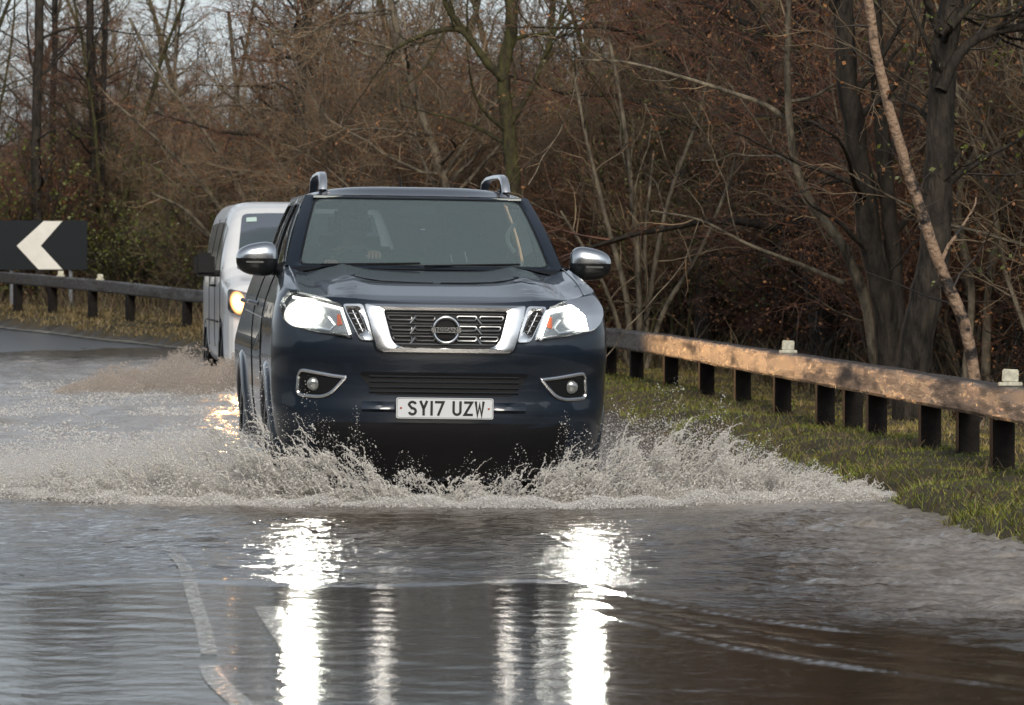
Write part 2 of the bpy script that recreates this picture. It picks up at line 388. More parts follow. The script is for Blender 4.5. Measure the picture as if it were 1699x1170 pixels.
nb = n.new('ShaderNodeTexNoise'); nb.inputs['Scale'].default_value = 19; nb.inputs['Detail'].default_value = 4; l.new(geo.outputs['Position'], nb.inputs['Vector'])
nf = n.new('ShaderNodeTexNoise'); nf.inputs['Scale'].default_value = 26; nf.inputs['Detail'].default_value = 5; l.new(geo.outputs['Position'], nf.inputs['Vector'])
nf2 = n.new('ShaderNodeTexNoise'); nf2.inputs['Scale'].default_value = 3.0; nf2.inputs['Detail'].default_value = 4; l.new(geo.outputs['Position'], nf2.inputs['Vector'])
bs = n.new('ShaderNodeMapRange'); l.new(ac.outputs['Fac'], bs.inputs[0]); bs.inputs[3].default_value = .8; bs.inputs[4].default_value = .14
bp = n.new('ShaderNodeBump'); bp.inputs['Distance'].default_value = .012; l.new(bs.outputs[0], bp.inputs['Strength']); l.new(nb.outputs[0], bp.inputs['Height'])
gl = n.new('ShaderNodeBsdfGlossy'); gl.inputs['Roughness'].default_value = .07; l.new(bp.outputs[0], gl.inputs['Normal'])
tr = n.new('ShaderNodeBsdfTransparent'); tr.inputs[0].default_value = (.75, .68, .58, 1)
df = n.new('ShaderNodeBsdfDiffuse'); df.inputs[0].default_value = (.085, .064, .042, 1)
ms = n.new('ShaderNodeMixShader'); l.new(am_.outputs['Fac'], ms.inputs[0]); l.new(tr.outputs[0], ms.inputs[1]); l.new(df.outputs[0], ms.inputs[2])
fr = n.new('ShaderNodeFresnel'); fr.inputs[0].default_value = 1.33; l.new(bp.outputs[0], fr.inputs['Normal'])
m2 = n.new('ShaderNodeMixShader'); l.new(fr.outputs[0], m2.inputs[0]); l.new(ms.outputs[0], m2.inputs[1]); l.new(gl.outputs[0], m2.inputs[2])
# foam: patchy aerated brown-grey water
ad = n.new('ShaderNodeMath'); ad.operation = 'MULTIPLY_ADD'; l.new(nf.outputs[0], ad.inputs[0]); ad.inputs[1].default_value = 1.1; l.new(nf2.outputs[0], ad.inputs[2])
th = n.new('ShaderNodeMath'); th.operation = 'MULTIPLY_ADD'; l.new(af.outputs['Fac'], th.inputs[0]); th.inputs[1].default_value = 1.0; l.new(ad.outputs[0], th.inputs[2])
mr = n.new('ShaderNodeMapRange'); l.new(th.outputs[0], mr.inputs[0]); mr.inputs[1].default_value = 1.25; mr.inputs[2].default_value = 2.1; mr.inputs[4].default_value = .8; mr.clamp = True
fm = n.new('ShaderNodeBsdfPrincipled'); fm.inputs['Base Color'].default_value = (.42, .38, .34, 1); fm.inputs['Roughness'].default_value = .3
b2 = n.new('ShaderNodeBump'); b2.inputs['Strength'].default_value = .8; b2.inputs['Distance'].default_value = .02; l.new(nf.outputs[0], b2.inputs['Height']); l.new(b2.outputs[0], fm.inputs['Normal'])
m3 = n.new('ShaderNodeMixShader'); l.new(mr.outputs[0], m3.inputs[0]); l.new(m2.outputs[0], m3.inputs[1]); l.new(fm.outputs[0], m3.inputs[2]); l.new(m3.outputs[0], out.inputs[0])
water = np_mesh('water', np.stack([WX.ravel(), WY.ravel(), h.ravel()], 1), quads(len(wx), len(wy)), wm, smooth=True,
                attrs={'foam': foam.ravel(), 'murk': murk.ravel(), 'calm': calm.ravel()})
tag(water, kind='structure')

# ------------------------------------------------------------------ distant hill
hx = np.linspace(-500, 500, 120); hy = np.linspace(0, 500, 30); HX, HY = np.meshgrid(hx, hy, indexing='ij')
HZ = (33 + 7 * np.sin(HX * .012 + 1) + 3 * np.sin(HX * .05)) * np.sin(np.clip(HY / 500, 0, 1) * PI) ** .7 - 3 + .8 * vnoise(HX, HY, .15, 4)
M['hill'] = mat('hazy hillside', (.10, .125, .13), .9, col2=(.055, .075, .085), vscale=.02)  # blue-grey haze of distance is put into the colour
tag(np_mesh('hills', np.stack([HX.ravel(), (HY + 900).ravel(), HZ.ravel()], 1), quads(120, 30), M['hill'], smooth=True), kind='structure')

# unseen wooded slope added behind the viewer: shades the low sky that the fronts of the vehicles face
hx = np.linspace(-420, 420, 90); hy = np.linspace(0, 160, 30); HX, HY = np.meshgrid(hx, hy, indexing='ij')
HZ = (46 + 6 * np.sin(HX * .02 + 2) + 4 * vnoise(HX, HY, .09, 8)) * sst(0, 80, HY) - 3 + 1.5 * vnoise(HX, HY, .6, 9)
M['shade_hill'] = mat('unseen dark slope', (.06, .05, .035), .95, col2=(.02, .018, .012), vscale=.15)
tag(np_mesh('hills', np.stack([HX.ravel(), (-60 - HY).ravel(), HZ.ravel()], 1), quads(90, 30), M['shade_hill'], smooth=True), kind='structure')

# ------------------------------------------------------------------ timber barrier along the road
m = M['timber'] = bpy.data.materials.new('wet weathered timber'); m.use_nodes = True; n = m.node_tree.nodes; l = m.node_tree.links; b = n['Principled BSDF']
tc = n.new('ShaderNodeTexCoord'); mp = n.new('ShaderNodeMapping'); mp.inputs['Scale'].default_value = (1, .10, 1.4); l.new(tc.outputs['Object'], mp.inputs[0])
mp2 = n.new('ShaderNodeMapping'); mp2.inputs['Scale'].default_value = (1, .22, 1.6); l.new(tc.outputs['Object'], mp2.inputs[0])
def nz(sc, det, v): t = n.new('ShaderNodeTexNoise'); t.inputs['Scale'].default_value = sc; t.inputs['Detail'].default_value = det; t.inputs['Roughness'].default_value = .7; l.new(v.outputs[0], t.inputs['Vector']); return t
gr, pt, fi = nz(60, 8, mp), nz(3.2, 6, mp2), nz(110, 4, mp2)
cr = n.new('ShaderNodeValToRGB'); l.new(gr.outputs[0], cr.inputs[0]); cr.color_ramp.elements[0].position = .35; cr.color_ramp.elements[1].position = .68
cr.color_ramp.elements[0].color = (.008, .006, .005, 1); cr.color_ramp.elements[1].color = (.07, .048, .03, 1); l.new(cr.outputs[0], b.inputs['Base Color'])
ro = n.new('ShaderNodeMapRange'); l.new(pt.outputs[0], ro.inputs[0]); ro.inputs[1].default_value = .34; ro.inputs[2].default_value = .56; ro.inputs[3].default_value = .85; ro.inputs[4].default_value = .22; l.new(ro.outputs[0], b.inputs['Roughness'])
b.inputs['Specular IOR Level'].default_value = .8
hh = n.new('ShaderNodeMath'); hh.operation = 'ADD'; l.new(gr.outputs[0], hh.inputs[0]); l.new(fi.outputs[0], hh.inputs[1])
bb = n.new('ShaderNodeBump'); bb.inputs['Strength'].default_value = 1.0; bb.inputs['Distance'].default_value = .009; l.new(hh.outputs[0], bb.inputs['Height']); l.new(bb.outputs[0], b.inputs['Normal'])
M['timber_dark'] = mat('dark wet timber post', (.016, .013, .011), .7, spec=.15, bump=.6, bscale=30, var=.3, vscale=10)
M['reflector'] = mat('dirty white reflector', (.55, .53, .42), .5, var=.25, vscale=30)
def rail_top(yr): return np.interp(yr, [4, 30, 48, 55, 63, 70.7, 77.7, 86, 110], [.585, .59, .60, .63, .70, .83, 1.07, 1.27, 1.7])
barrier = empty('roadside_barrier', (2.8, 25.5, .12))
tag(barrier, 'low dark wooden guard barrier on square posts curving round the flooded bend', 'barrier')
def loc(o): o.location = tuple(-c for c in barrier.location); return o
arc = np.concatenate([[0], np.cumsum(np.linalg.norm(np.diff(RC, axis=0), axis=1))])
def at_arc(s):
    i = np.interp(s, arc, np.arange(len(RC))); a = int(min(i, len(RC) - 2)); f = i - a
    p = RC[a] * (1 - f) + RC[a + 1] * f; return p, RT[a], RN[a]
BH, BD = .185, .15
arc_y = lambda y: float(np.interp(y, RC[:, 1], arc))
joints = [arc_y(9)]
j0 = arc_y(29.2)                      # the visible joint near the front
sA = j0
while sA > arc_y(9): sA -= 4.8
sA_list = []
while sA < arc_y(101): sA_list.append(sA); sA += 4.8
for sa in sA_list:
    mb = MB(); P = []
    n = 16; r = random.Random(int(sa * 10)); dz = r.uniform(-.004, .004)
    for k in range(n + 1):
        s_ = sa + .006 + (4.788) * k / n; p, t, nn = at_arc(s_); zt = float(rail_top(p[1])) + dz
        ring = []
        for (a, b) in ((.5, -.9), (.5, -.1), (.42, 0), (-.42, 0), (-.5, -.1), (-.5, -.9), (-.42, -1), (.42, -1)):
            ww = .004 * math.sin(s_ * 3 + a * 4)
            ring.append((p[0] + nn[0] * (a * BD + ww), p[1] + nn[1] * (a * BD + ww), zt + b * BH + .5 * ww))
        P.append(ring)
    mb.grid(P, close_v=True, flip=True)
    m_ = len(mb.v); mb.f.append(tuple(range(8))); mb.m.append(0); mb.f.append(tuple(range(m_ - 1, m_ - 9, -1))); mb.m.append(0)
    loc(mb.build('rail_beam', M['timber'], barrier, sharp=30))
def post_at(p, nn, off, dx=0):
    g = float(ground_z(p[0], p[1])) - .25; zt = float(rail_top(p[1])) - BH + .03
    mb = MB(); rot = Matrix.Rotation(math.atan2(nn[1], nn[0]), 3, 'Z')
    mb.box((p[0] + nn[0] * off, p[1] + nn[1] * off, (g + zt) / 2), (.125, .12, zt - g), rot, bev=.008)
    loc(mb.build('post', M['timber_dark'], barrier, sharp=30))
def rail_at_px(xp):
    i = np.argmin(np.abs(RC[:, 0] / RC[:, 1] * FPX + 849.5 - xp)); return RC[i], RN[i]
for xp, off in ((1012, -.01), (1058, 0), (1110, 0), (1170, 0), (1232, 0), (1302, 0), (1374, 0), (1406, -.06), (1455, 0), (1546, 0), (1590, -.06), (1660, 0), (1790, 0), (1960, 0), (2200, 0)):
    p, nn = rail_at_px(xp); post_at(p, nn, off)
for xp in (-260, -200, -130, -60, 25, 90, 152, 217, 310, 400, 500, 600, 700, 790, 870, 940):
    p, nn = rail_at_px(xp); post_at(p, nn, 0)
for xp in (1303, 1676, 100, 171):
    p, nn = rail_at_px(xp); zt = float(rail_top(p[1])); mb = MB()
    mb.box((p[0], p[1], zt + .012), (.13, .07, .02), bev=.003)
    mb.box((p[0], p[1] - .012, zt + .058), (.09, .024, .072), Matrix.Rotation(.05, 3, 'Y'), bev=.006)
    loc(mb.build('reflector', M['reflector'], barrier, sharp=30))

# ------------------------------------------------------------------ chevron sign
M['signblk'] = mat('black sign face', (.010, .013, .016), .5, spec=.2)
M['signwht'] = mat('off white sign chevron', (.78, .75, .68), .45, var=.06, vscale=4)
sY = 80.6
sgn = empty('chevron_sign', px(10, 520, sY)); tag(sgn, 'black bend warning board with a white chevron pointing left behind the barrier', 'sign')
def sloc(o): o.location = tuple(-c for c in sgn.location); return o
a = px(-250, 366, sY); b = px(145, 448, sY)
mb = MB(); mb.box(((a.x + b.x) / 2, sY, (a.z + b.z) / 2), (b.x - a.x, .03, a.z - b.z), bev=.006); sloc(mb.build('sign_board', M['signblk'], sgn))
for sh in (0, -140):
    mb = MB(); Q = [px(x + sh, y, sY) for x, y in ((104, 367), (73, 367), (28, 408), (64, 447), (104, 447), (68, 408))]
    F_ = [Vector((q.x, sY - .0215, q.z)) for q in Q]; Bk = [Vector((q.x, sY - .0155, q.z)) for q in Q]
    mb.add(F_ + Bk, [(0, 1, 2, 5), (5, 2, 3, 4)] + [(i, i + 6, (i + 1) % 6 + 6, (i + 1) % 6) for i in range(6)]); sloc(mb.build('chevron', M['signwht'], sgn, smooth=False))
for xp in (-190, 20, 118):
    q = px(xp, 448, sY + .08); g = float(ground_z(q.x, q.y)); mb = MB(); mb.tube([(q.x, q.y, g - .3), (q.x, q.y, a.z - .05)], .038, 10); sloc(mb.build('post', M['satin'], sgn))

# ------------------------------------------------------------------ surface patch helpers for the vehicles
def rquad(cs, rad, n=5):
    """rounded polygon contour from corners (any number); same point count for every radius"""
    out = []; N = len(cs); rad = rad if hasattr(rad, '__len__') else [rad] * N
    for i in range(N):
        p = Vector(cs[i]); a = Vector(cs[i - 1]) - p; b = Vector(cs[(i + 1) % N]) - p; la, lb = a.length, b.length; a.normalize(); b.normalize()
        d = min(rad[i], la * .45, lb * .45); A = p + a * d; B = p + b * d
        for k in range(n + 1):
            t = k / n; out.append(A * (1 - t) ** 2 + p * 2 * t * (1 - t) + B * t * t)
    res = []
    m = n + 1
    for i in range(N):
        res += out[i * m:(i + 1) * m]
        q0 = out[i * m + n]; q1 = out[((i + 1) % N) * m]
        for k in range(1, 6): res.append(q0.lerp(q1, k / 6))
    return res
def patch(mb, cont, f, off=.004, thick=.0, rings=5, ctr=None):
    c = ctr if ctr is not None else sum(cont, Vector((0, 0))) / len(cont)
    c = Vector(c); P = []
    for k in range(rings + 1):
        t = k / rings if k else .02
        P.append([f(*(c.lerp(q, t)), off) for q in cont])
    mb.grid(P, close_v=True)
    mb.add([f(*(c.lerp(q, .02)), off) for q in cont], [tuple(range(len(cont)))[::-1]])
    if thick: mb.grid([[f(*q, off) for q in cont], [f(*q, off - thick) for q in cont]], close_v=True)
def ring(mb, outer, inner, f, prof=((0, 0), (.08, .02), (.9, .02), (1, .0)), sub=1):
    P = [[f(*(o.lerp(i, t)), off) for o, i in zip(outer, inner)] for t, off in prof]
    mb.grid(P, close_v=True)
def stube(mb, pts, f, r, off, n=6, closed=False, sub=6):
    Q = []
    pts = [Vector(p) for p in pts]; N = len(pts)
    for i in range(N if closed else N - 1):
        for k in range(sub): Q.append(pts[i].lerp(pts[(i + 1) % N], k / sub))
    if not closed: Q.append(pts[-1])
    mb.tube([f(*q, off) for q in Q], r, n, closed=closed)

def glow_disc(name, pts, n, m, par):
    V = np.array([tuple(p) for p, g in pts]); g = [g for p, g in pts]; k = len(pts) // n; F = []
    for i in range(k - 1):
        for j in range(n): F.append((i * n + j, i * n + (j + 1) % n, (i + 1) * n + (j + 1) % n, (i + 1) * n + j))
    return np_mesh(name, V, np.array(F), m, par, attrs={'glow': g})
# ------------------------------------------------------------------ the pickup truck (local: x to the viewer's right, y backwards, z above the water)
TD = .19
truck = empty('pickup_truck', (-.37, 25.0, -TD), (0, R(.9), R(5.7)))
tag(truck, 'dark blue double cab pickup truck with headlights on driving through flood water', 'pickup truck')
def T(o, par=None):
    if par is None: o.location = (0, 0, TD)
    return o
def part(mb, name, m, par=None, **k): return T(mb.build(name, m, par if par is not None else truck, **k), par)
def Wz(z): return float(np.interp(z, [.05, .2, .35, .5, .75, .92, 1.0, 1.08, 1.16, 1.25], [.80, .85, .885, .905, .915, .912, .90, .88, .85, .81]))
def Yf(z): return float(np.interp(z, [.05, .2, .3, .38, .46, .56, .66, .74, .80, .9, 1.0, 1.05, 1.1], [.24, .14, .08, .045, .03, .045, .045, .012, .0, .012, .03, .05, .09]))
NB, BB = 2.7, .42
def surf(x, z, off=0.0):
    def q(x, z):
        w = Wz(z); a = min(abs(x) / w, .9995); s_ = a ** (NB / 2); c_ = math.sqrt(max(0, 1 - s_ * s_))
        return Vector((x, Yf(z) + .03 * a * a + BB * (1 - c_ ** (2 / NB)), z))
    p = q(x, z)
    if off:
        e = .004; nx = q(x + e, z) - q(x - e, z); nz = q(x, z + e) - q(x, z - e); nn = nx.cross(nz); nn.normalize()
        if nn.y > 0: nn = -nn
        p = p + nn * off
    return p
def Ztop(x, y):
    b = float(np.interp(y, [0, .04, .1, .2, .45, .8, 1.3, 1.7, 3.8, 5.2], [1.04, 1.055, 1.07, 1.09, 1.125, 1.175, 1.225, 1.235, 1.25, 1.25]))
    a = abs(x)
    if y < 1.5:
        k = min(1, max(0, (y - .05) / .5))
        b += .022 * math.exp(-((a - .50) / .10) ** 2) * k + .012 * k * (a < .5) - .018 * math.exp(-((a - .68) / .07) ** 2) * k + .02 * math.exp(-((a - .80) / .06) ** 2) * k
    return b
us = [math.sin(PI / 2 * k / 40) for k in range(41)]
ys_side = [.03 + BB + k * .03 for k in range(1, 160)]
def outline(i, z):
    """i < 41 front quarter, beyond: side"""
    w = Wz(z)
    if i < 41:
        x = w * min(.9995, us[i]) if i < 40 else w
        if i == 40: return (w, Yf(z) + .03 + BB)
        p = surf(x, z); return (p.x, p.y)
    return (w * (1 - .05 * float(sst(1.4, 2.3, ys_side[i - 41]) * sst(.72, 1.0, z))), Yf(z) * (1 if i < 44 else .0) + ys_side[i - 41])
NU = 41 + len(ys_side); NV = 26
def col(i, sgn_):
    zt = 1.06
    for _ in range(5):
        x, y = outline(i, zt); zt = Ztop(x, y)
    c = []
    for j in range(NV):
        z = .10 + (zt - .10) * j / (NV - 1); x, y = outline(i, z)
        if j == NV - 1: x *= .985
        c.append((sgn_ * x, y, z))
    return c
cols = [col(i, -1) for i in range(NU - 1, 0, -1)] + [col(i, 1) for i in range(0, NU)]
ARCH = ((.95, .19), (4.10, .19)); AR = .47
mb = MB(); nv = NV; nuu = len(cols); fs = []
def inarch(c): return any(abs(c[0]) > .6 and (c[1] - a) ** 2 + (c[2] - b) ** 2 < (AR + .012) ** 2 and c[1] > .35 for a, b in ARCH)
for i in range(nuu - 1):
    for j in range(nv - 1):
        q = [cols[i][j], cols[i + 1][j], cols[i + 1][j + 1], cols[i][j + 1]]
        c = [sum(v[k] for v in q) / 4 for k in range(3)]
        if not inarch(c): fs.append((i * nv + j, (i + 1) * nv + j, (i + 1) * nv + j + 1, i * nv + j + 1))
mb.add([v for c in cols for v in c], fs)
# shoulders and bed rails
for sg in (-1, 1):
    P = []
    for i in range(41, NU):
        x, y, z = cols[(NU - 1) + i][NV - 1]; x *= sg
        if y < 1.30: continue
        xi = (.77 if y < 3.75 else .72) - .02 * (y > 1.8)
        P.append([(x, y, z), (sg * (abs(x) + xi) / 2, y, z + .006), (sg * xi, y, z + .001)])
    mb.grid(P, flip=sg > 0)
mb.box((0, 5.2, .75), (1.58, .05, .98), bev=.02)
body = part(mb, 'body', M['paint'], sharp=50)
# bonnet
mb = MB(); P = []
for i in range(1, NU):
    x, y, z = cols[(NU - 1) + i][NV - 1]
    if y > 1.40: break
    row = []
    for k in range(41):
        a = -1 + k / 20; xx = x * a; zz = Ztop(xx, y + .0) if abs(a) < 1 else z
        row.append((xx, y + .10 * max(0, y - .9) * a * a - .10 * max(0, y - .9) , zz + .0))
    P.append(row)
mb.grid(P)
bonnet = part(mb, 'bonnet', M['paint'], sharp=60)
mb = MB()      # dark tubes for the shut lines and crease lines of the bonnet
for sg in (-1, 1):
    mb.tube([(sg * (.775 - .03 * max(0, .5 - y)), y, Ztop(.775, y) + .0015) for y in np.linspace(.28, 1.3, 12)], .0035, 5)
    mb.tube([(sg * x, y, Ztop(x, y) + .001) for x, y in ((.02, .62), (.15, .63), (.30, .66), (.40, .70), (.46, .74), (.44, .80))], .004, 5)
part(mb, 'bonnet_lines', M['gloss'], bonnet)
# wheel arch flares, wheels, underbody
for k, (ya, za) in enumerate(ARCH):
    for sg in (-1, 1):
        mb = MB(); P = []
        for t in range(37):
            al = PI * t / 36 * 1.16 - .08 * PI; row = []
            for rr, ox in ((AR - .035, -.10), (AR - .02, .014), (AR + .0, .024), (AR + .035, .018), (AR + .06, .002), (AR + .065, -.02)):
                y = ya + rr * math.cos(al); z = za + rr * math.sin(al); row.append((sg * (Wz(z) + ox), y, z))
            P.append(row)
        mb.grid(P, flip=sg < 0); part(mb, 'wheel_arch', M['paint'], sharp=60)
        w = MB(); w.lathe([(-.115, .28), (-.12, .33), (-.105, .375), (-.06, .39), (.06, .39), (.105, .375), (.12, .33), (.115, .28), (.0, .25), (-.115, .28)], (sg * .79, ya, za), 'X', 40)
        for q in range(40):
            an = 2 * PI * q / 40
            for ss in (-1, 1): w.box((sg * .79 + ss * .05, ya + .392 * math.cos(an), za + .392 * math.sin(an)), (.07, .03, .012), Matrix.Rotation(-an + PI / 2, 3, 'X'))
        tyre_root = part(w, 'wheel', M['rubber'])
        w = MB(); w.lathe([(sg * .10, .275), (sg * .085, .255), (sg * .03, .24), (-sg * .1, .245)], (sg * .79, ya, za), 'X', 40)
        for q in range(6):
            an = 2 * PI * q / 6
            for da in (-.13, .13): w.tube([(sg * .87, ya + .05 * math.cos(an), za + .05 * math.sin(an)), (sg * .875, ya + .25 * math.cos(an + da), za + .25 * math.sin(an + da))], [.028, .018], 6)
        w.lathe([(sg * .07, .001), (sg * .105, .05), (sg * .09, .07)], (sg * .79, ya, za), 'X', 20)
        w.build('rim', M['alloy'], tyre_root)
mb = MB(); mb.box((0, 2.7, .34), (1.30, 4.7, .7), bev=.02)
for a_, b_ in ARCH: mb.box((0, a_, .45), (1.36, 1.05, .55))
mb.box((0, 2.5, .20), (1.60, 2.0, .14)); mb.box((0, 4.5, 1.0), (1.5, 1.4, .3))
part(mb, 'underbody', M['black'])
for sg in (-1, 1):
    mb = MB(); mb.box((sg * .93, 2.5, .17), (.14, 1.9, .05), bev=.02); part(mb, 'side_step', M['satin'])
# fascia: grille
def C2(l): return [Vector(p) for p in l]
def mirror(l): return [Vector((-p[0], p[1])) for p in l]
gi = rquad([(-.322, 1.008), (.322, 1.008), (.272, .822), (-.272, .822)], [.015, .015, .06, .06])
go = rquad([(-.440, 1.042), (.440, 1.042), (.372, .795), (-.372, .795)], [.01, .01, .03, .03])
mb = MB(); patch(mb, rquad([(-.37, 1.03), (.37, 1.03), (.31, .80), (-.31, .80)], .01), surf, .003); grille = part(mb, 'grille', M['black'])
mb = MB(); ring(mb, go, gi, surf, ((0, -.01), (.0, .012), (.12, .030), (.6, .036), (.93, .026), (1, .004)), 1); mb.build('grille_surround', M['chrome'], grille, sharp=40)
mb = MB()
for zz in (.975, .921, .867):
    wd = .318 - (1.008 - zz) * .27
    for sg in (-1, 1):
        for x0, x1 in ((.06, .165), (.182, wd)):
            cs = rquad([(sg * x0, zz + .011), (sg * x1, zz + .011), (sg * (x1 - .006), zz - .011), (sg * x0, zz - .011)], .006, 2)
            stube(mb, cs[::2], surf, .0042, .016, 5, True, 1)
        stube(mb, [(sg * .158, zz + .012), (sg * .19, zz - .03)], surf, .006, .012)
for zz in (1.0, .945, .893, .838):
    stube(mb, [(-(.318 - (1.008 - zz) * .27), zz), (.318 - (1.008 - zz) * .27, zz)], surf, .003, .008, 5)
mb.build('slats', M['slat'], grille)
def text_mesh(s_, size, name, m, par, loc_, ext=.001, bold=.0, sx=1.0):
    cu = bpy.data.curves.new(name, 'FONT'); cu.body = s_; cu.size = size; cu.extrude = ext; cu.offset = bold; cu.align_x = 'CENTER'; cu.align_y = 'CENTER'
    to = bpy.data.objects.new('tmp', cu); COL.objects.link(to); bpy.context.view_layer.update()
    me = bpy.data.meshes.new_from_object(to); bpy.data.objects.remove(to)
    me.transform(Matrix.Translation(Vector(loc_)) @ Matrix.Rotation(R(90), 4, 'X') @ Matrix.Diagonal((sx, 1, 1, 1)))
    me.materials.clear(); me.materials.append(m); o = bpy.data.objects.new(name, me); COL.objects.link(o); o.parent = par; return o
by = surf(0, .915).y - .032
mb = MB(); mb.tube([(.068 * math.cos(a), by, .915 + .068 * math.sin(a)) for a in np.linspace(0, 2 * PI, 40, endpoint=False)], .0085, 8, True)
mb.box((0, by - .004, .915), (.158, .016, .030), bev=.004)
badge = part(mb, 'badge', M['chrome'])
text_mesh('NISSAN', .030, 'lettering', M['plateblk'], badge, (0, by - .0135, .915), bold=.0006, sx=1.12)
mb = MB(); mb.box((0, by + .016, .915), (.10, .01, .10), bev=.004); mb.build('badge_backing', M['black'], badge)
# side vents beside the grille
for sg in (-1, 1):
    o_ = rquad([(-.548, 1.042), (-.436, 1.044), (-.378, .846), (-.452, .850)], .02); i_ = rquad([(-.527, 1.018), (-.468, 1.018), (-.420, .905), (-.462, .885)], .022)
    if sg > 0: o_, i_ = [mirror(c)[::-1] for c in (o_, i_)]
    mb = MB(); patch(mb, o_, surf, .004); v = part(mb, 'vent', M['chrome'])
    mb = MB(); patch(mb, i_, surf, .0065); mb.build('vent_opening', M['black'], v)
    mb = MB(); ring(mb, o_, i_, surf, ((0, .004), (.1, .018), (.55, .018), (1, .003))); mb.build('vent_frame', M['chrome'], v)
    mb = MB()
    for q in range(4): stube(mb, [(sg * (.515 - q * .018), .995 - q * .028), (sg * (.472 - q * .014), .995 - q * .028)], surf, .003, .009, 5)
    stube(mb, [(sg * .4935, 1.01), (sg * .44, .90)], surf, .003, .008, 5)
    mb.build('vent_slats', M['satin'], v)
# headlights
for sg in (-1, 1):
    base = [(-.492, .862), (-.555, 1.036), (-.69, 1.072), (-.805, 1.092), (-.858, 1.02), (-.822, .930), (-.70, .892)]
    f_ = (lambda x, z, off=0: surf(x, z, off)) if sg < 0 else (lambda x, z, off=0: surf(-x, z, off))
    c_ = rquad(base, [.012, .012, .05, .02, .04, .04, .06])
    ctr = Vector((-.70, .98))
    mb = MB(); patch(mb, c_, f_, .004, ctr=ctr); hl = part(mb, 'headlight', M['lampback'])
    sm = [p.lerp(ctr, .07) for p in c_]
    mb = MB(); ring(mb, c_, sm, f_, ((0, 0), (.0, .012), (1, .006))); mb.build('lamp_rim', M['gloss'], hl)
    mb = MB(); q = f_(-.735, .985, .012)
    nrm = (f_(-.735, .985, .05) - f_(-.735, .985, 0)).normalized(); rt = Vector((0, -1, 0)).rotation_difference(Vector((nrm.x * .5, nrm.y, nrm.z))).to_matrix()
    bowl = [(.080, .018), (.072, .022), (.062, .012), (.055, .002)]
    mb.grid([[q + rt @ Vector((rr * math.cos(a), -d, rr * math.sin(a))) for a in np.linspace(0, 2 * PI, 28, endpoint=False)] for rr, d in bowl], close_v=True)
    bowl_ = mb
    glow_disc('lamp_glow', [(p_, 1 - (rr / .088)) for rr in (0, .012, .024, .036, .048, .058, .068, .078, .0879) for p_ in [f_(-.738 + 1.12 * rr * math.cos(a), .986 + .86 * rr * math.sin(a) + .14 * rr * math.cos(a), .026) for a in np.linspace(0, 2 * PI, 28, endpoint=False)]], 28, M['white_lamp'], hl)
    mb = MB(); stube(mb, [(-.545, 1.012), (-.69, 1.048), (-.795, 1.068)], f_, .009, .016); stube(mb, [(-.55, 1.012), (-.505, .882)], f_, .013 if sg > 0 else .008, .018)
    mb.build('light_strip', M['drl'] if sg > 0 else M['drl_dim'], hl)
    mb = MB(); stube(mb, [(-.66, .99), (-.615, .975), (-.585, .93), (-.61, .905), (-.68, .915), (-.71, .93)], f_, .006, .013); stube(mb, [(-.84, 1.03), (-.81, .945), (-.70, .905), (-.52, .875)], f_, .006, .013)
    mb.build('chrome_trim', M['chrome'], hl)
    mb = MB(); patch(mb, rquad([(-.575, .99), (-.56, .99), (-.545, .935), (-.575, .925)], .006), f_, .010); mb.build('amber_reflector', M['amber'], hl)
    mb = MB(); patch(mb, c_, f_, .034, .03, ctr=ctr); mb.build('lens', M['lens'], hl)
    ld = bpy.data.lights.new('headlamp beam', 'SPOT'); ld.energy = 35; ld.spot_size = R(70); ld.spot_blend = .8; ld.shadow_soft_size = .05; ld.color = (1, .97, .85)
    lo = bpy.data.objects.new('headlamp_beam', ld); COL.objects.link(lo); lo.parent = hl; p = f_(-.735, .985, .09); lo.location = p; lo.rotation_euler = (R(90 - 6), 0, PI)
# bumper details
mb = MB(); patch(mb, rquad([(-.46, .685), (.46, .685), (.37, .565), (-.37, .565)], .03), surf, .005); intake = part(mb, 'lower_intake', M['black'])
mb = MB()
for zz in (.665, .635, .605, .58): stube(mb, [(-.40, zz), (-.2, zz), (0, zz), (.2, zz), (.40, zz)], surf, .006, .007)
mb.build('intake_bars', M['gloss'], intake)
mb = MB(); patch(mb, rquad([(-.70, .415), (.70, .415), (.62, .12), (-.62, .12)], .05), surf, .006); part(mb, 'lower_skirt', M['black'])
for sg in (-1, 1):
    mb = MB(); P = []
    for k in range(9):
        x = sg * (.25 + .19 * k / 8); e = math.sin(PI * (k + .6) / 9.2) ** .5
        P.append([surf(x, .528, .001), surf(x, .505, .022 * e), surf(x, .485, .024 * e), surf(x, .472, .001)])
    mb.grid(P, flip=sg < 0); part(mb, 'bumper_lip', M['paint'])
    f_ = (lambda x, z, off=0: surf(x, z, off)) if sg < 0 else (lambda x, z, off=0: surf(-x, z, off))
    cs = rquad([(-.765, .694), (-.525, .652), (-.62, .543), (-.775, .553)], [.03, .004, .06, .035])
    mb = MB(); patch(mb, cs, f_, .004); fb = part(mb, 'fog_light_recess', M['gloss'])
    mb = MB(); stube(mb, cs, f_, .0095, .008, 6, True, 1); mb.build('fog_light_frame', M['chrome'], fb)
    mb = MB(); q = f_(-.692, .615, .006); mb.sphere(tuple(q), .036, 10, (1, .4, 1)); mb.build('fog_light', M['fog'], fb)
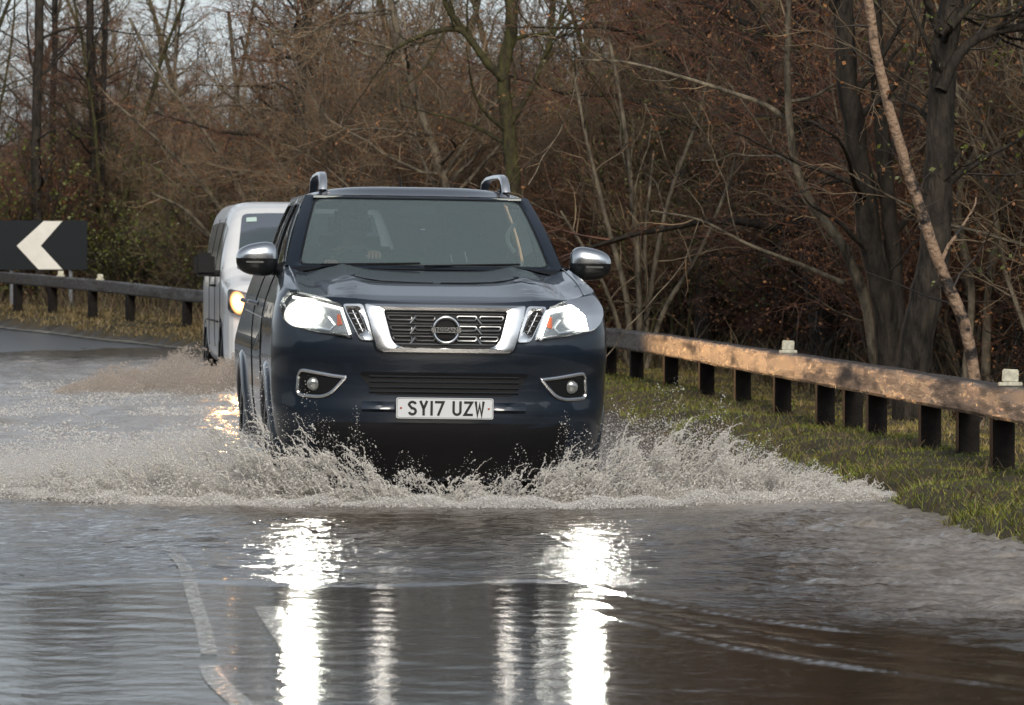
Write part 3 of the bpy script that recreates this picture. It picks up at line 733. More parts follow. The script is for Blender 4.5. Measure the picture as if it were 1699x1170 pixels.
# number plate
def stroke(mb, pts, w, f):
    pts = [Vector(p) for p in pts]; N = len(pts); L = []; Rr = []
    for i in range(N):
        a = (pts[i] - pts[i - 1]).normalized() if i else (pts[1] - pts[0]).normalized()
        b = (pts[i + 1] - pts[i]).normalized() if i < N - 1 else a
        t = (a + b); t = t.normalized() if t.length > 1e-6 else a
        nn = Vector((-t.y, t.x)); k = w / 2 / max(.35, nn.dot(Vector((-a.y, a.x)))); L.append(pts[i] + nn * k); Rr.append(pts[i] - nn * k)
    mb.add([f(*p) for p in L + Rr], [(i, i + 1, N + i + 1, N + i) for i in range(N - 1)])
def arcp(cx, cy, rx, ry, a0, a1, n=8): return [(cx + rx * math.cos(R(a0 + (a1 - a0) * k / n)), cy + ry * math.sin(R(a0 + (a1 - a0) * k / n))) for k in range(n + 1)]
GW, GH, SW = .050, .079, .0135; e = SW / 2
GL = {'S': [arcp(.025, .057, .018, .015, 15, 180, 10)[0:] + arcp(.025, .0225, .018, .0165, 100, -165, 14)],
      'Y': [[(e, GH), (.025, .036), (.025, 0)], [(GW - e, GH), (.025, .036)]], '1': [[(.007, 0), (.007, GH)]],
      '7': [[(0, GH - e), (GW - e * .7, GH - e), (.017, 0)]], 'U': [[(e, GH)] + arcp(.025, .024, .025 - e, .0172, 180, 360, 10) + [(GW - e, GH)]],
      'Z': [[(.002, GH - e), (GW - .006, GH - e), (.006, e), (GW, e)]],
      'W': [[(.004, GH), (.014, .004), (.025, .06), (.036, .004), (.046, GH)]]}
py = surf(0, .5).y - .045; pz = .497
mb = MB(); fpl = lambda x, z, off=0: Vector((x, py - off, z))
pc = rquad([(-.26, pz + .0555), (.26, pz + .0555), (.26, pz - .0555), (-.26, pz - .0555)], .012)
patch(mb, pc, fpl, .003, .012); plate = part(mb, 'number_plate', M['plate'])
mb = MB(); bo = [Vector((p.x * .985, pz + (p.y - pz) * .93)) for p in pc]; bi = [Vector((p.x * .978, pz + (p.y - pz) * .895)) for p in pc]
mb.grid([[fpl(*p, .0037) for p in bo], [fpl(*p, .0037) for p in bi]], close_v=True)
x = -.199
for ch in 'SY17 UZW':
    if ch == ' ': x += .033; continue
    for st in GL[ch]: stroke(mb, [(x + a_, pz - GH / 2 + b_) for a_, b_ in st], SW, lambda a_, b_: fpl(a_, b_, .0042))
    x += (.014 if ch == '1' else GW) + .0105
mb.build('plate_characters', M['plateblk'], plate, smooth=False)
for sx in (-.235, .235):
    mb = MB(); mb.sphere((sx, py - .004, pz), .006, 5, (1, .5, 1)); mb.build('plate_screw', M['amber'], plate)
mb = MB(); mb.box((0, py + .03, pz), (.50, .05, .10)); part(mb, 'plate_bracket', M['black'])
# greenhouse
def ws(a_, b_, off=0.0):
    hw = .79 + (.645 - .79) * b_; x = a_ * hw
    p = Vector((x, 1.28 + (2.0 - 1.28) * b_ + (.20 - .06 * b_) * a_ * a_, 1.232 + (1.655 - 1.232) * b_ + .025 * math.sin(PI * b_)))
    return p + Vector((0, -.86, .5)) * off
rect = lambda x0, x1, y0, y1: [(x0, y0), (x1, y0), (x1, y1), (x0, y1)]
oc = rquad(rect(-1, 1, 0, 1), .0005); ic = rquad(rect(-.90, .90, .045, .945), [.06, .06, .09, .09])
mb = MB(); ring(mb, oc, ic, ws, ((0, 0), (.5, .004), (.9, .002), (1, -.008)))
sidep = {}
for sg in (-1, 1):
    def sf(y, b_, off=0, sg=sg): return Vector((sg * (.79 + (.645 - .79) * b_ + .018 * math.sin(PI * b_) + off), y, 1.232 + (1.655 - 1.232) * b_))
    yA0, yA1 = 1.48, 2.14
    for o_, i_ in ((([(yA0, 0), (2.74, 0), (2.74, 1), (yA1, 1)]), ([(yA0 + .20, .05), (2.67, .05), (2.67, .88), (yA1 + .13, .88)])),
                   (([(2.74, 0), (3.78, 0), (3.60, 1), (2.74, 1)]), ([(2.81, .05), (3.52, .05), (3.42, .88), (2.81, .88)]))):
        oo = rquad(o_, .0005); ii = rquad(i_, [.03, .03, .05, .05])
        ring(mb, oo, ii, sf, ((0, 0), (.6, .003), (1, -.008)))
        sidep.setdefault(sg, []).append((ii, sf))
# roof
P = []
for k in range(33):
    a_ = -1 + k / 16; row = []
    p0 = ws(a_, 1)
    for j in range(30):
        y = p0.y + (3.62 - p0.y) * j / 29; hw = .645
        row.append((a_ * hw, y, 1.655 + .058 * (1 - abs(a_) ** 4) * float(sst(-.03, .22, y - p0.y)) * (1 - .35 * j / 29)))
    P.append(row)
mb.grid(P, flip=True)
P = [[(a_ * (.79 + (.645 - .79) * b_), 3.78 - .16 * b_, 1.232 + (1.655 - 1.232) * b_) for a_ in np.linspace(-1, 1, 5)] for b_ in (0, .15)]
mb.grid(P); P = [[(a_ * (.79 + (.645 - .79) * b_), 3.78 - .16 * b_, 1.232 + (1.655 - 1.232) * b_) for a_ in np.linspace(-1, 1, 5)] for b_ in (.85, 1)]
mb.grid(P)
roof = part(mb, 'cab', M['paint'], sharp=55)
mb = MB(); patch(mb, ic, ws, -.004, rings=8); wsc = part(mb, 'windscreen', M['glass'])
mb = MB(); stube(mb, ic, ws, .006, .0, 5, True, 1); mb.build('windscreen_seal', M['gloss'], wsc)
for sg in (-1, 1):
    for ii, sf in sidep[sg]:
        mb = MB(); patch(mb, ii, sf, -.004, rings=3); sw = part(mb, 'side_window', M['sideglass'])
        mb = MB(); stube(mb, ii, sf, .007, .002, 5, True, 1); mb.build('window_trim', M['gloss'], sw)
mb = MB(); P = [[(a_ * (.79 + (.645 - .79) * b_), 3.78 - .16 * b_, 1.232 + (1.655 - 1.232) * b_) for a_ in np.linspace(-1, 1, 5)] for b_ in (.15, .85)]
mb.grid(P); part(mb, 'rear_window', M['sideglass'])
mb = MB()     # cowl and wipers
mb.grid([[(a_ * .76, 1.20 + .20 * a_ * a_, Ztop(a_ * .7, 1.2) + .008) for a_ in np.linspace(-1, 1, 17)], [(a_ * .76, 1.285 + .20 * a_ * a_, 1.240) for a_ in np.linspace(-1, 1, 17)]], flip=False)
cowl = part(mb, 'cowl', M['black'])
mb = MB(); mb.tube([ws(-.75, .03, .015), ws(-.05, .055, .018)], .006, 5); mb.tube([ws(-.02, .03, .015), ws(.68, .06, .018)], .006, 5); mb.build('wipers', M['black'], cowl)
for sg in (-1, 1):    # roof rails
    mb = MB(); path = [(.535, 2.27, 1.685), (.532, 2.29, 1.73), (.53, 2.36, 1.765), (.528, 2.48, 1.782), (.525, 2.8, 1.785), (.52, 3.2, 1.78), (.52, 3.42, 1.76), (.52, 3.5, 1.69)]
    P = []
    for k, (x, y, z) in enumerate(path):
        a_ = path[max(0, k - 1)]; b_ = path[min(len(path) - 1, k + 1)]; t = Vector((0, b_[1] - a_[1], b_[2] - a_[2])).normalized(); up = Vector((0, -t.z, t.y))
        c = Vector((sg * x, y, z)); r_ = []
        for da, db in ((-.024, -.008), (-.024, .006), (-.015, .014), (.015, .014), (.024, .006), (.024, -.008)): r_.append(c + Vector((da, 0, 0)) + up * db)
        P.append(r_)
    mb.grid(P, close_v=True); rr = part(mb, 'roof_rail', M['satin'], sharp=50)
    mb = MB(); mb.tube([(sg * .53, 2.36, 1.745), (sg * .53, 2.45, 1.70), (sg * .53, 2.6, 1.70)], .016, 6); mb.build('rail_foot', M['black'], rr)
mb = MB(); mb.tube([(.0, 3.35, 1.70), (.0, 3.45, 1.80)], [.008, .003], 5); part(mb, 'aerial', M['black'])
# mirrors
for sg in (-1, 1):
    def sup(th, ph, half):
        e_ = .72
        cx = lambda v: math.copysign(abs(v) ** e_, v)
        x = cx(math.cos(th)) * cx(math.cos(ph)); y = cx(math.sin(th)) * cx(math.cos(ph)); z = cx(math.sin(ph))
        if z > 0: zz = z * (.088 - .022 * x)       # taller towards the outside for the cap, sloped
        else: zz = z * (.098 - .012 * x)
        return Vector((sg * (.945 + .118 * x), 1.50 + .075 * y, 1.283 + zz))
    for half, nm, m_ in (((0, PI / 2), 'mirror', M['chrome']), ((-PI / 2, 0), 'mirror_housing', M['gloss'])):
        mb = MB(); mb.grid([[sup(2 * PI * k / 32, half[0] + (half[1] - half[0]) * j / 10, 0) for j in range(11)] for k in range(32)], close_u=True)
        if nm == 'mirror': mo = part(mb, nm, m_)
        else:
            mb.build(nm, m_, mo)
    mb = MB(); mb.tube([(sg * .78, 1.60, 1.235), (sg * .86, 1.54, 1.215)], [.035, .028], 8); mb.build('mirror_arm', M['black'], mo)
    mb = MB(); mb.box((sg * .96, 1.424, 1.262), (.10, .008, .010), bev=.003); mb.build('mirror_indicator', M['fog'], mo)
# door lines and handles
for sg in (-1, 1):
    mb = MB()
    for yy in (1.62, 2.72): mb.tube([(sg * (Wz(z) + .001), yy + (.10 if z < .5 and yy < 2 else 0), z) for z in np.linspace(.28, 1.22, 12)], .004, 4)
    mb.tube([(sg * (Wz(.95) + .003), y, .95 + .02 * (y - 1.5) / 2) for y in np.linspace(1.5, 3.7, 8)], .004, 4)
    part(mb, 'door_seam', M['gloss'])
    for yy in (2.5, 3.5):
        mb = MB(); mb.tube([(sg * (Wz(1.0) - .01), yy, 1.02), (sg * (Wz(1.0) + .035), yy + .02, 1.03), (sg * (Wz(1.0) + .035), yy + .16, 1.03), (sg * (Wz(1.0) - .01), yy + .18, 1.02)], .014, 7); part(mb, 'door_handle', M['chrome'])
# interior
mb = MB(); mb.box((0, 1.72, 1.13), (1.36, .42, .16), bev=.05); mb.box((0, 2.9, .78), (1.4, 2.3, .1)); mb.box((-.34, 1.80, 1.20), (.34, .16, .09), bev=.03)
mb.box((0, 3.72, .98), (1.4, .06, .5))
dash = part(mb, 'dashboard', M['cabin'])
mb = MB(); c0 = Vector((-.34, 1.98, 1.19)); rt = Matrix.Rotation(R(-28), 3, 'X')
mb.tube([c0 + rt @ Vector((.185 * math.cos(a_), 0, .185 * math.sin(a_))) for a_ in np.linspace(0, 2 * PI, 32, endpoint=False)], .015, 8, True)
for a_ in (0, PI, -PI / 2): mb.tube([c0, c0 + rt @ Vector((.18 * math.cos(a_), 0, .18 * math.sin(a_)))], .02, 6)
mb.sphere(tuple(c0), .055, 8, (1, .5, 1)); part(mb, 'steering_wheel', M['cabin'])
for sx in (-.34, .34):
    mb = MB(); mb.box((sx, 2.45, .86), (.50, .50, .16), bev=.05); mb.box((sx, 2.74, 1.15), (.48, .14, .56), Matrix.Rotation(R(-14), 3, 'X'), bev=.06)
    st = part(mb, 'seat', M['cabin']); mb = MB(); mb.box((sx, 2.83, 1.49), (.26, .09, .17), Matrix.Rotation(R(-10), 3, 'X'), bev=.04); mb.build('headrest', M['cabin'], st)
mb = MB(); mb.box((0, 3.35, 1.05), (1.3, .16, .6), bev=.06); part(mb, 'rear_seat', M['cabin'])
mb = MB(); mb.box((0, 2.02, 1.575), (.22, .03, .06), bev=.012); part(mb, 'rear_view_mirror', M['cabin'])
for sg in (-1, 1):
    mb = MB(); mb.tube([ws(sg * .93, .06, -.05), ws(sg * .93, .5, -.05), ws(sg * .92, .86, -.05)], .030, 7); part(mb, 'pillar_trim', M['cabinlt'])
mb = MB(); mb.tube([(.60, 2.10 + .02 * k, 1.30 + .09 * math.sin(k * PI / 8) + .0 * k) if False else (.575 - .045 * math.sin(PI * k / 8), 2.12, 1.34 + .17 * k / 8) for k in range(9)], .014, 6); part(mb, 'grab_handle', M['cabinlt'])
mb = MB(); mb.box((0, 2.8, 1.645), (1.2, 1.5, .012)); part(mb, 'roof_lining', M['cabinlt'])
for sx, hh in ((.19, .035), (.30, .05)):
    mb = MB(); mb.tube([ws(sx, .11, -.012), ws(sx, .11 + hh * 2.2, -.012)], .0035, 5); part(mb, 'windscreen_marker', M['plate'])

# ------------------------------------------------------------------ the driver
def skin_mesh(name, verts, edges, radii, m, par, levels=2):
    me = bpy.data.meshes.new(name); me.from_pydata(verts, edges, []); o = bpy.data.objects.new(name, me); COL.objects.link(o)
    sk = o.modifiers.new('s', 'SKIN'); ss = o.modifiers.new('d', 'SUBSURF'); ss.levels = levels; ss.render_levels = levels
    for v, r_ in zip(me.skin_vertices[0].data, radii): v.radius = (r_, r_) if not hasattr(r_, '__len__') else r_
    me.skin_vertices[0].data[0].use_root = True
    bpy.context.view_layer.update(); dg = bpy.context.evaluated_depsgraph_get(); nm = bpy.data.meshes.new_from_object(o.evaluated_get(dg))
    bpy.data.objects.remove(o); nm.name = name; nm.materials.clear(); nm.materials.append(m)
    nm.polygons.foreach_set('use_smooth', [True] * len(nm.polygons)); o = bpy.data.objects.new(name, nm); COL.objects.link(o); o.parent = par; return o
drv = empty('person'); tag(drv, 'driver in dark jacket behind the windscreen with a hand on the steering wheel', 'person')
drv.parent = None; drv.location = truck.location; drv.rotation_euler = truck.rotation_euler
dx = -.34
V = [(dx, 2.50, .98), (dx, 2.54, 1.12), (dx, 2.56, 1.27), (dx, 2.55, 1.36), (dx, 2.53, 1.42), (dx, 2.50, 1.50), (dx, 2.50, 1.56)]
E = [(0, 1), (1, 2), (2, 3), (3, 4), (4, 5), (5, 6)]; Rd = [.13, .13, .14, .06, .06, .085, .07]
def limb(pts, rr, frm):
    pr = frm
    for p, r_ in zip(pts, rr): V.append(p); Rd.append(r_); E.append((pr, len(V) - 1)); pr = len(V) - 1
    return pr
hands = []
for sg, hx_, hy_, hz_ in ((1, -.255, 1.965, 1.315), (-1, -.50, 2.0, 1.26)):
    w_ = limb([(dx + sg * .17, 2.55, 1.28), (dx + sg * .23, 2.42, 1.14), (dx + sg * .21, 2.25, 1.10), ((dx + sg * .21 + hx_) / 2, 2.13, 1.20), (hx_, hy_ + .07, hz_ - .03)], [.065, .05, .042, .036, .026], 2)
    hm = limb([(hx_, hy_, hz_)], [.030], w_)
    for q in range(4):
        ox = (-.030 + .02 * q); ln = (.026, .031, .029, .022)[q]
        limb([(hx_ + ox, hy_ - .035, hz_ + .012), (hx_ + ox, hy_ - .035 - ln, hz_ + .004), (hx_ + ox, hy_ - .04 - ln, hz_ - .022), (hx_ + ox, hy_ - .02 - ln * .6, hz_ - .034)], [.0095, .009, .0085, .007], hm)
    limb([(hx_ + sg * -.034, hy_ - .01, hz_ - .008), (hx_ + sg * -.040, hy_ - .04, hz_ - .016), (hx_ + sg * -.034, hy_ - .058, hz_ - .014)], [.011, .010, .008], hm)
for sg in (-1, 1): limb([(dx + sg * .10, 2.42, .98), (dx + sg * .13, 2.1, 1.02), (dx + sg * .12, 1.9, .75)], [.09, .07, .05], 0)
pb = skin_mesh('body', V, E, Rd, M['skin'], drv); pb.location = (0, 0, TD)
# jacket: trunk and sleeves over the body
V = [(dx, 2.50, .96), (dx, 2.54, 1.12), (dx, 2.56, 1.26), (dx, 2.55, 1.33)]; E = [(0, 1), (1, 2), (2, 3)]; Rd = [.16, .165, .17, .085]
for sg, hx_, hy_, hz_ in ((1, -.255, 1.965, 1.315), (-1, -.50, 2.0, 1.26)):
    limb([(dx + sg * .17, 2.55, 1.28), (dx + sg * .23, 2.42, 1.14), (dx + sg * .21, 2.25, 1.10), ((dx + sg * .21 + hx_) / 2, 2.13, 1.20), (hx_ * .9 + (dx + sg * .21) * .1, hy_ + .09, hz_ - .04)], [.08, .065, .055, .048, .040], 2)
jk = skin_mesh('jacket', V, E, Rd, M['cloth'], drv); jk.location = (0, 0, TD)
mb = MB(); mb.sphere((dx, 2.52, 1.57), .098, 10, (.9, 1.02, .8)); mb.sphere((dx, 2.56, 1.52), .09, 8, (.95, .8, .9)); h_ = mb.build('hair', M['hair'], drv); h_.location = (0, 0, TD)
mb = MB()
for sg in (-1, 1): mb.sphere((dx + sg * .032, 2.418, 1.525), .012, 6); mb.sphere((dx + sg * .084, 2.50, 1.50), .02, 6, (.5, .8, 1.3))
mb.tube([(dx, 2.415, 1.53), (dx, 2.395, 1.495), (dx, 2.41, 1.488)], [.009, .014, .010], 6); mb.tube([(dx - .025, 2.418, 1.455), (dx, 2.41, 1.453), (dx + .025, 2.418, 1.455)], .006, 5)
h_ = mb.build('face_features', M['skin'], drv); h_.location = (0, 0, TD)

# ------------------------------------------------------------------ the white van
VD = .14; VY = 48.3
van = empty('van', (-2.00, VY, -VD), (0, R(.3), R(6.5)))
tag(van, 'white panel van with a lit warm headlight following behind the pickup', 'van')
def vpart(mb, name, m, par=None, **k):
    o = mb.build(name, m, par if par is not None else van, **k)
    if par is None: o.location = (0, 0, VD)
    return o
vy = [0, .03, .08, .16, .3, .5, .75, .95, 1.2, 1.45, 1.6, 1.75, 1.95, 2.3, 3.2, 4.4, 4.95, 5.05, 5.08]
vzt = [.80, .90, .97, 1.02, 1.06, 1.09, 1.12, 1.22, 1.43, 1.64, 1.755, 1.83, 1.875, 1.90, 1.90, 1.90, 1.88, 1.80, 1.7]
vw = [.70, .80, .87, .91, .935, .95, .955, .96, .96, .96, .96, .96, .96, .96, .96, .96, .95, .92, .88]
vzb = [.30, .20, .14, .12, .12] + [.12] * 14
VI = lambda a_, y: float(np.interp(y, vy, a_))
def tumble(z): return 1 - .135 * float(sst(1.02, 1.95, z)) 
VN = 9.0
def vside(y, z, off=0, sg=-1):
    zb, zt, w = VI(vzb, y), VI(vzt, y), VI(vw, y); c = (zb + zt) / 2; h2 = (zt - zb) / 2
    k = max(0, 1 - min(1, abs((z - c) / h2)) ** VN) ** (1 / VN); return Vector((sg * (w * k * tumble(z) + off), y, z))
def vtop(x, y, off=0):
    zb, zt, w = VI(vzb, y), VI(vzt, y), VI(vw, y); c = (zb + zt) / 2; h2 = (zt - zb) / 2
    k = max(0, 1 - min(1, abs(x / (w * tumble(zt)))) ** VN) ** (1 / VN); return Vector((x, y, c + h2 * k)) + Vector((0, -.6, .8)) * off
mb = MB(); P = []
yy_ = sorted(set(list(np.linspace(0, 2.2, 70)) + list(np.linspace(2.2, 5.08, 60)) + vy))
for y in yy_:
    zb, zt, w = VI(vzb, y), VI(vzt, y), VI(vw, y); c = (zb + zt) / 2; h2 = (zt - zb) / 2; r_ = []
    for k in range(96):
        a_ = 2 * PI * k / 96; ca, sa = math.cos(a_), math.sin(a_)
        x = math.copysign(abs(ca) ** (2 / VN), ca) * w; z = c + math.copysign(abs(sa) ** (2 / VN), sa) * h2; r_.append((x * tumble(z), y, z))
    P.append(r_)
VAR = ((.95, .20), (4.2, .20))
n0 = len(P); fs = []
for i in range(n0 - 1):
    for j in range(96):
        q = [P[i][j], P[i + 1][j], P[i + 1][(j + 1) % 96], P[i][(j + 1) % 96]]; c = [sum(v_[k] for v_ in q) / 4 for k in range(3)]
        if any(abs(c[0]) > .6 and (c[1] - a_) ** 2 + (c[2] - b_) ** 2 < .40 ** 2 for a_, b_ in VAR): continue
        fs.append((i * 96 + j, i * 96 + (j + 1) % 96, (i + 1) * 96 + (j + 1) % 96, (i + 1) * 96 + j))
mb.add([p for r_ in P for p in r_], fs); mb.add(P[0], [tuple(range(96))]); mb.add(P[-1], [tuple(range(95, -1, -1))])
vbody = vpart(mb, 'body', M['whitepaint'], sharp=60)
mb = MB(); patch(mb, rquad([(-.70, 1.63), (.70, 1.63), (.80, .86), (-.80, .86)], [.06, .06, .08, .08]), lambda x, y, off=0: vtop(x, y, off), .006, rings=6); vws = vpart(mb, 'windscreen', M['vanglass'])
mb = MB(); mb.box((0, 1.6, 1.05), (1.5, .1, .5)); mb.box((0, 1.15, 1.0), (1.5, .8, .08)); vpart(mb, 'dashboard', M['cabin'])
mb = MB(); patch(mb, rquad([(-.66, 1.56), (-.55, 1.56), (-.55, 1.50), (-.66, 1.50)], .01), lambda x, y, off=0: vtop(x, y, off), .010); mb.build('sticker', M['sticker'], vws)
for sg in (-1, 1):
    for q in ([(1.25, 1.12), (1.58, 1.62), (2.05, 1.68), (2.10, 1.12)], [(2.25, 1.12), (2.25, 1.68), (3.3, 1.68), (3.3, 1.12)], [(3.45, 1.12), (3.45, 1.68), (4.6, 1.66), (4.7, 1.12)]):
        mb = MB(); patch(mb, rquad(q, .05), lambda y, z, off=0, sg=sg: vside(y, z, off, sg), .006, rings=3); vpart(mb, 'side_window', M['gloss'])
    mb = MB()
    for yv in (1.05, 2.15, 3.35): mb.tube([vside(yv, z, .001, sg) for z in np.linspace(.35, 1.72, 14)], .005, 4)
    mb.tube([vside(y, .62, .004, sg) for y in np.linspace(1.4, 3.7, 10)], .012, 5); vpart(mb, 'door_seam', M['black'])
    for yv in (1.95, 2.3):
        mb = MB(); mb.tube([vside(yv, 1.0, .0, sg), vside(yv + .02, 1.0, .035, sg), vside(yv + .15, 1.0, .035, sg), vside(yv + .17, 1.0, 0, sg)], .014, 6); vpart(mb, 'door_handle', M['black'])
    for ya, za in VAR:
        mb = MB(); P = [[(sg * (.955 + ox), ya + rr * math.cos(al), za + rr * math.sin(al)) for rr, ox in ((.36, -.12), (.375, .004), (.41, .008), (.43, -.004))] for al in np.linspace(-.1 * PI, 1.1 * PI, 30)]
        mb.grid(P, flip=sg < 0); vpart(mb, 'wheel_arch', M['black'])
        w = MB(); w.lathe([(-.10, .23), (-.105, .28), (-.08, .33), (.08, .33), (.105, .28), (.10, .23), (sg * .07, .2), (sg * .06, .03), (sg * .06, .001)], (sg * .84, ya, za), 'X', 32); vpart(w, 'wheel', M['rubber'])
    mb = MB(); mb.box((sg * 1.115, 1.28, 1.225), (.22, .10, .25), bev=.04); vm = vpart(mb, 'mirror', M['black'])
    mb = MB(); mb.box((sg * .985, 1.33, 1.13), (.22, .05, .07), bev=.02); mb.build('mirror_arm', M['black'], vm)
    # headlight
    f_ = lambda x, z, off=0, sg=sg: Vector((sg * x, float(np.interp(x, [.5, .70, .80, .87, .91, .935], [-.01, .0, .03, .08, .16, .3])) - .035 - off + max(0, z - .85) * .22, z))
    cs = rquad([(.70, .93), (.925, .98), (.925, .74), (.74, .68)], [.03, .04, .04, .04])
    mb = MB(); patch(mb, cs, f_, .006, .03); vh = vpart(mb, 'headlight', M['lampback'])
    q = f_(.80, .84, .03)
    glow_disc('lamp_glow', [(p_, 1 - (rr / .135)) for rr in (0, .02, .04, .06, .08, .10, .12, .1349) for p_ in [f_(.83 + rr * math.cos(a) * .62 + rr * math.sin(a) * .12, .835 + rr * math.sin(a) * .95, .02) for a in np.linspace(0, 2 * PI, 24, endpoint=False)]], 24, M['warm_lamp'], vh)
    mb = MB(); patch(mb, cs, f_, .05, .04); mb.build('lens', M['lens'], vh)
    ld = bpy.data.lights.new('van headlamp beam', 'SPOT'); ld.energy = 330; ld.spot_size = R(34); ld.spot_blend = 1.0; ld.shadow_soft_size = .09; ld.color = (1, .52, .20)
    lo = bpy.data.objects.new('headlamp_beam', ld); COL.objects.link(lo); lo.parent = vh; lo.location = q + Vector((0, -.15, 0)); lo.rotation_euler = (R(90 - 1), 0, PI + R(7.5))
mb = MB(); mb.box((0, -.01, .80), (1.1, .03, .10), bev=.01); mb.box((0, -.012, .45), (1.2, .03, .16), bev=.01); vpart(mb, 'grille', M['black'])
mb = MB(); mb.box((0, -.035, .60), (.52, .012, .11), bev=.003); vpart(mb, 'number_plate', M['plate'])
mb = MB(); mb.box((0, 2.5, .35), (1.5, 4.6, .5)); vpart(mb, 'underbody', M['black'])

# ------------------------------------------------------------------ woodland
class Segs:
    """collects straight tapered pieces and builds them as one mesh of small prisms"""
    def __init__(s): s.a = []; s.b = []; s.ra = []; s.rb = []; s.mt = []
    def chain(s, pts, rad, mt):
        for i in range(len(pts) - 1):
            s.a.append(pts[i]); s.b.append(pts[i + 1]); s.ra.append(rad[i]); s.rb.append(rad[i + 1]); s.mt.append(mt)
    def arrays(s, n=3):
        A = np.array(s.a); B = np.array(s.b); ra = np.array(s.ra)[:, None, None]; rb = np.array(s.rb)[:, None, None]
        t = B - A; t /= np.maximum(np.linalg.norm(t, axis=1), 1e-9)[:, None]
        ref = np.where(np.abs(t[:, 2:3]) < .9, np.array([[0, 0, 1.]]), np.array([[1., 0, 0]]))
        u = np.cross(t, ref); u /= np.linalg.norm(u, axis=1)[:, None]; w = np.cross(t, u)
        an = np.arange(n) * 2 * PI / n; D = u[:, None, :] * np.cos(an)[None, :, None] + w[:, None, :] * np.sin(an)[None, :, None]
        V = np.concatenate([A[:, None, :] + D * ra, B[:, None, :] + D * rb], 1); N = len(A)
        base = (np.arange(N) * 2 * n)[:, None]; F = []
        for k in range(n): F.append(np.concatenate([base + k, base + (k + 1) % n, base + n + (k + 1) % n, base + n + k], 1))
        F = np.stack(F, 1).reshape(-1, 4); return V.reshape(-1, 3), F, np.repeat(np.array(s.mt), n)
def leaf_quads(C, size, r):
    N = len(C); a = r.normal(size=(N, 3)); a /= np.linalg.norm(a, axis=1)[:, None]; b = np.cross(a, r.normal(size=(N, 3))); b /= np.linalg.norm(b, axis=1)[:, None]
    sz = (size * (.6 + .8 * r.rand(N)))[:, None]
    V = np.stack([C, C + a * sz * .55 + b * sz * .4, C + a * sz * 1.2, C + a * sz * .55 - b * sz * .4], 1).reshape(-1, 3)
    return V, np.arange(4 * N).reshape(N, 4)
def unit(v): return v / max(1e-9, np.linalg.norm(v))
def wander(r, p, d, L, n, jit, up, r0, r1, droop=0.0):
    pts = [p]; d = unit(d); st = L / n
    for k in range(n):
        d = unit(d + r.normal(size=3) * jit + np.array([0, 0, up * st - droop * k / n])); p = p + d * st; pts.append(p)
    return pts, [r0 + (r1 - r0) * k / n for k in range(n + 1)], d
def side_dir(r, d, ang):
    q = np.cross(d, r.normal(size=3)); q = unit(q); return unit(d * math.cos(ang) + q * math.sin(ang))
def twigs(r, sg, pts, rad, L, dens, mt, leafC, level=2, tw=.0045, up=.25, leafp=.3, lo=.1, gnarl=.22):
    """side shoots along a branch, with shoots of their own"""
    seg = [np.linalg.norm(np.array(pts[i + 1]) - pts[i]) for i in range(len(pts) - 1)]; tot = sum(seg); n = max(1, int(tot * dens))
    for _ in range(n):
        u = lo + (1 - lo) * r.rand(); s_ = u * tot; i = 0
        while i < len(seg) - 1 and s_ > seg[i]: s_ -= seg[i]; i += 1
        f = min(1, s_ / max(seg[i], 1e-6)); p = np.array(pts[i]) * (1 - f) + np.array(pts[i + 1]) * f; d = unit(np.array(pts[i + 1]) - pts[i])
        l = L * (.4 + .9 * r.rand()) * (1 - .45 * u); rr = max(tw, min(tw * 2.6 if level > 1 else tw, rad[i] * .6))
        nn = 5 if level > 1 else 3
        q, rq, dd = wander(r, p, side_dir(r, d, .35 + .75 * r.rand()), l, nn, gnarl, up, rr, tw * .6)
        sg.chain(q, rq, mt)
        if level > 1: twigs(r, sg, q, rq, l * .55, dens * 2.2 / (1 + .0 * L), mt, leafC, level - 1, tw * .75, up, leafp, .15, gnarl)
        elif r.rand() < leafp:
            for k in range(1 + r.randint(4)): leafC.append(q[-1 - (k % 3)] + r.normal(size=3) * .03)
TREE_DEPTHS = {}
def finish_tree(root, bark, tm, lm, stems, sg, leafC, r, leaf=.03, sides=9):
    mb = MB()
    for pts, rad in stems: mb.tube(pts, rad, sides, cap=True)
    mb.build('trunk', bark, root, sharp=60)
    V, F, mi = sg.arrays()
    if len(leafC):
        LV, LF = leaf_quads(np.array(leafC), leaf, r); F = np.vstack([F, LF + len(V)]); V = np.vstack([V, LV]); mi = np.concatenate([mi, np.full(len(LF), 1)])
    np_mesh('crown', V, F, [tm, lm], root, midx=mi)
    return root
def smooth_path(pts, n=5):
    P = np.array(pts, float)
    if len(P) < 3: return list(P)
    Q = np.vstack([2 * P[0] - P[1], P, 2 * P[-1] - P[-2]]); out = []
    for i in range(1, len(Q) - 2):
        p0, p1, p2, p3 = Q[i - 1:i + 3]
        for k in range(n):
            t = k / n; out.append(.5 * ((2 * p1) + (-p0 + p2) * t + (2 * p0 - 5 * p1 + 4 * p2 - p3) * t * t + (-p0 + 3 * p1 - 3 * p2 + p3) * t ** 3))
    out.append(Q[-2]); return out

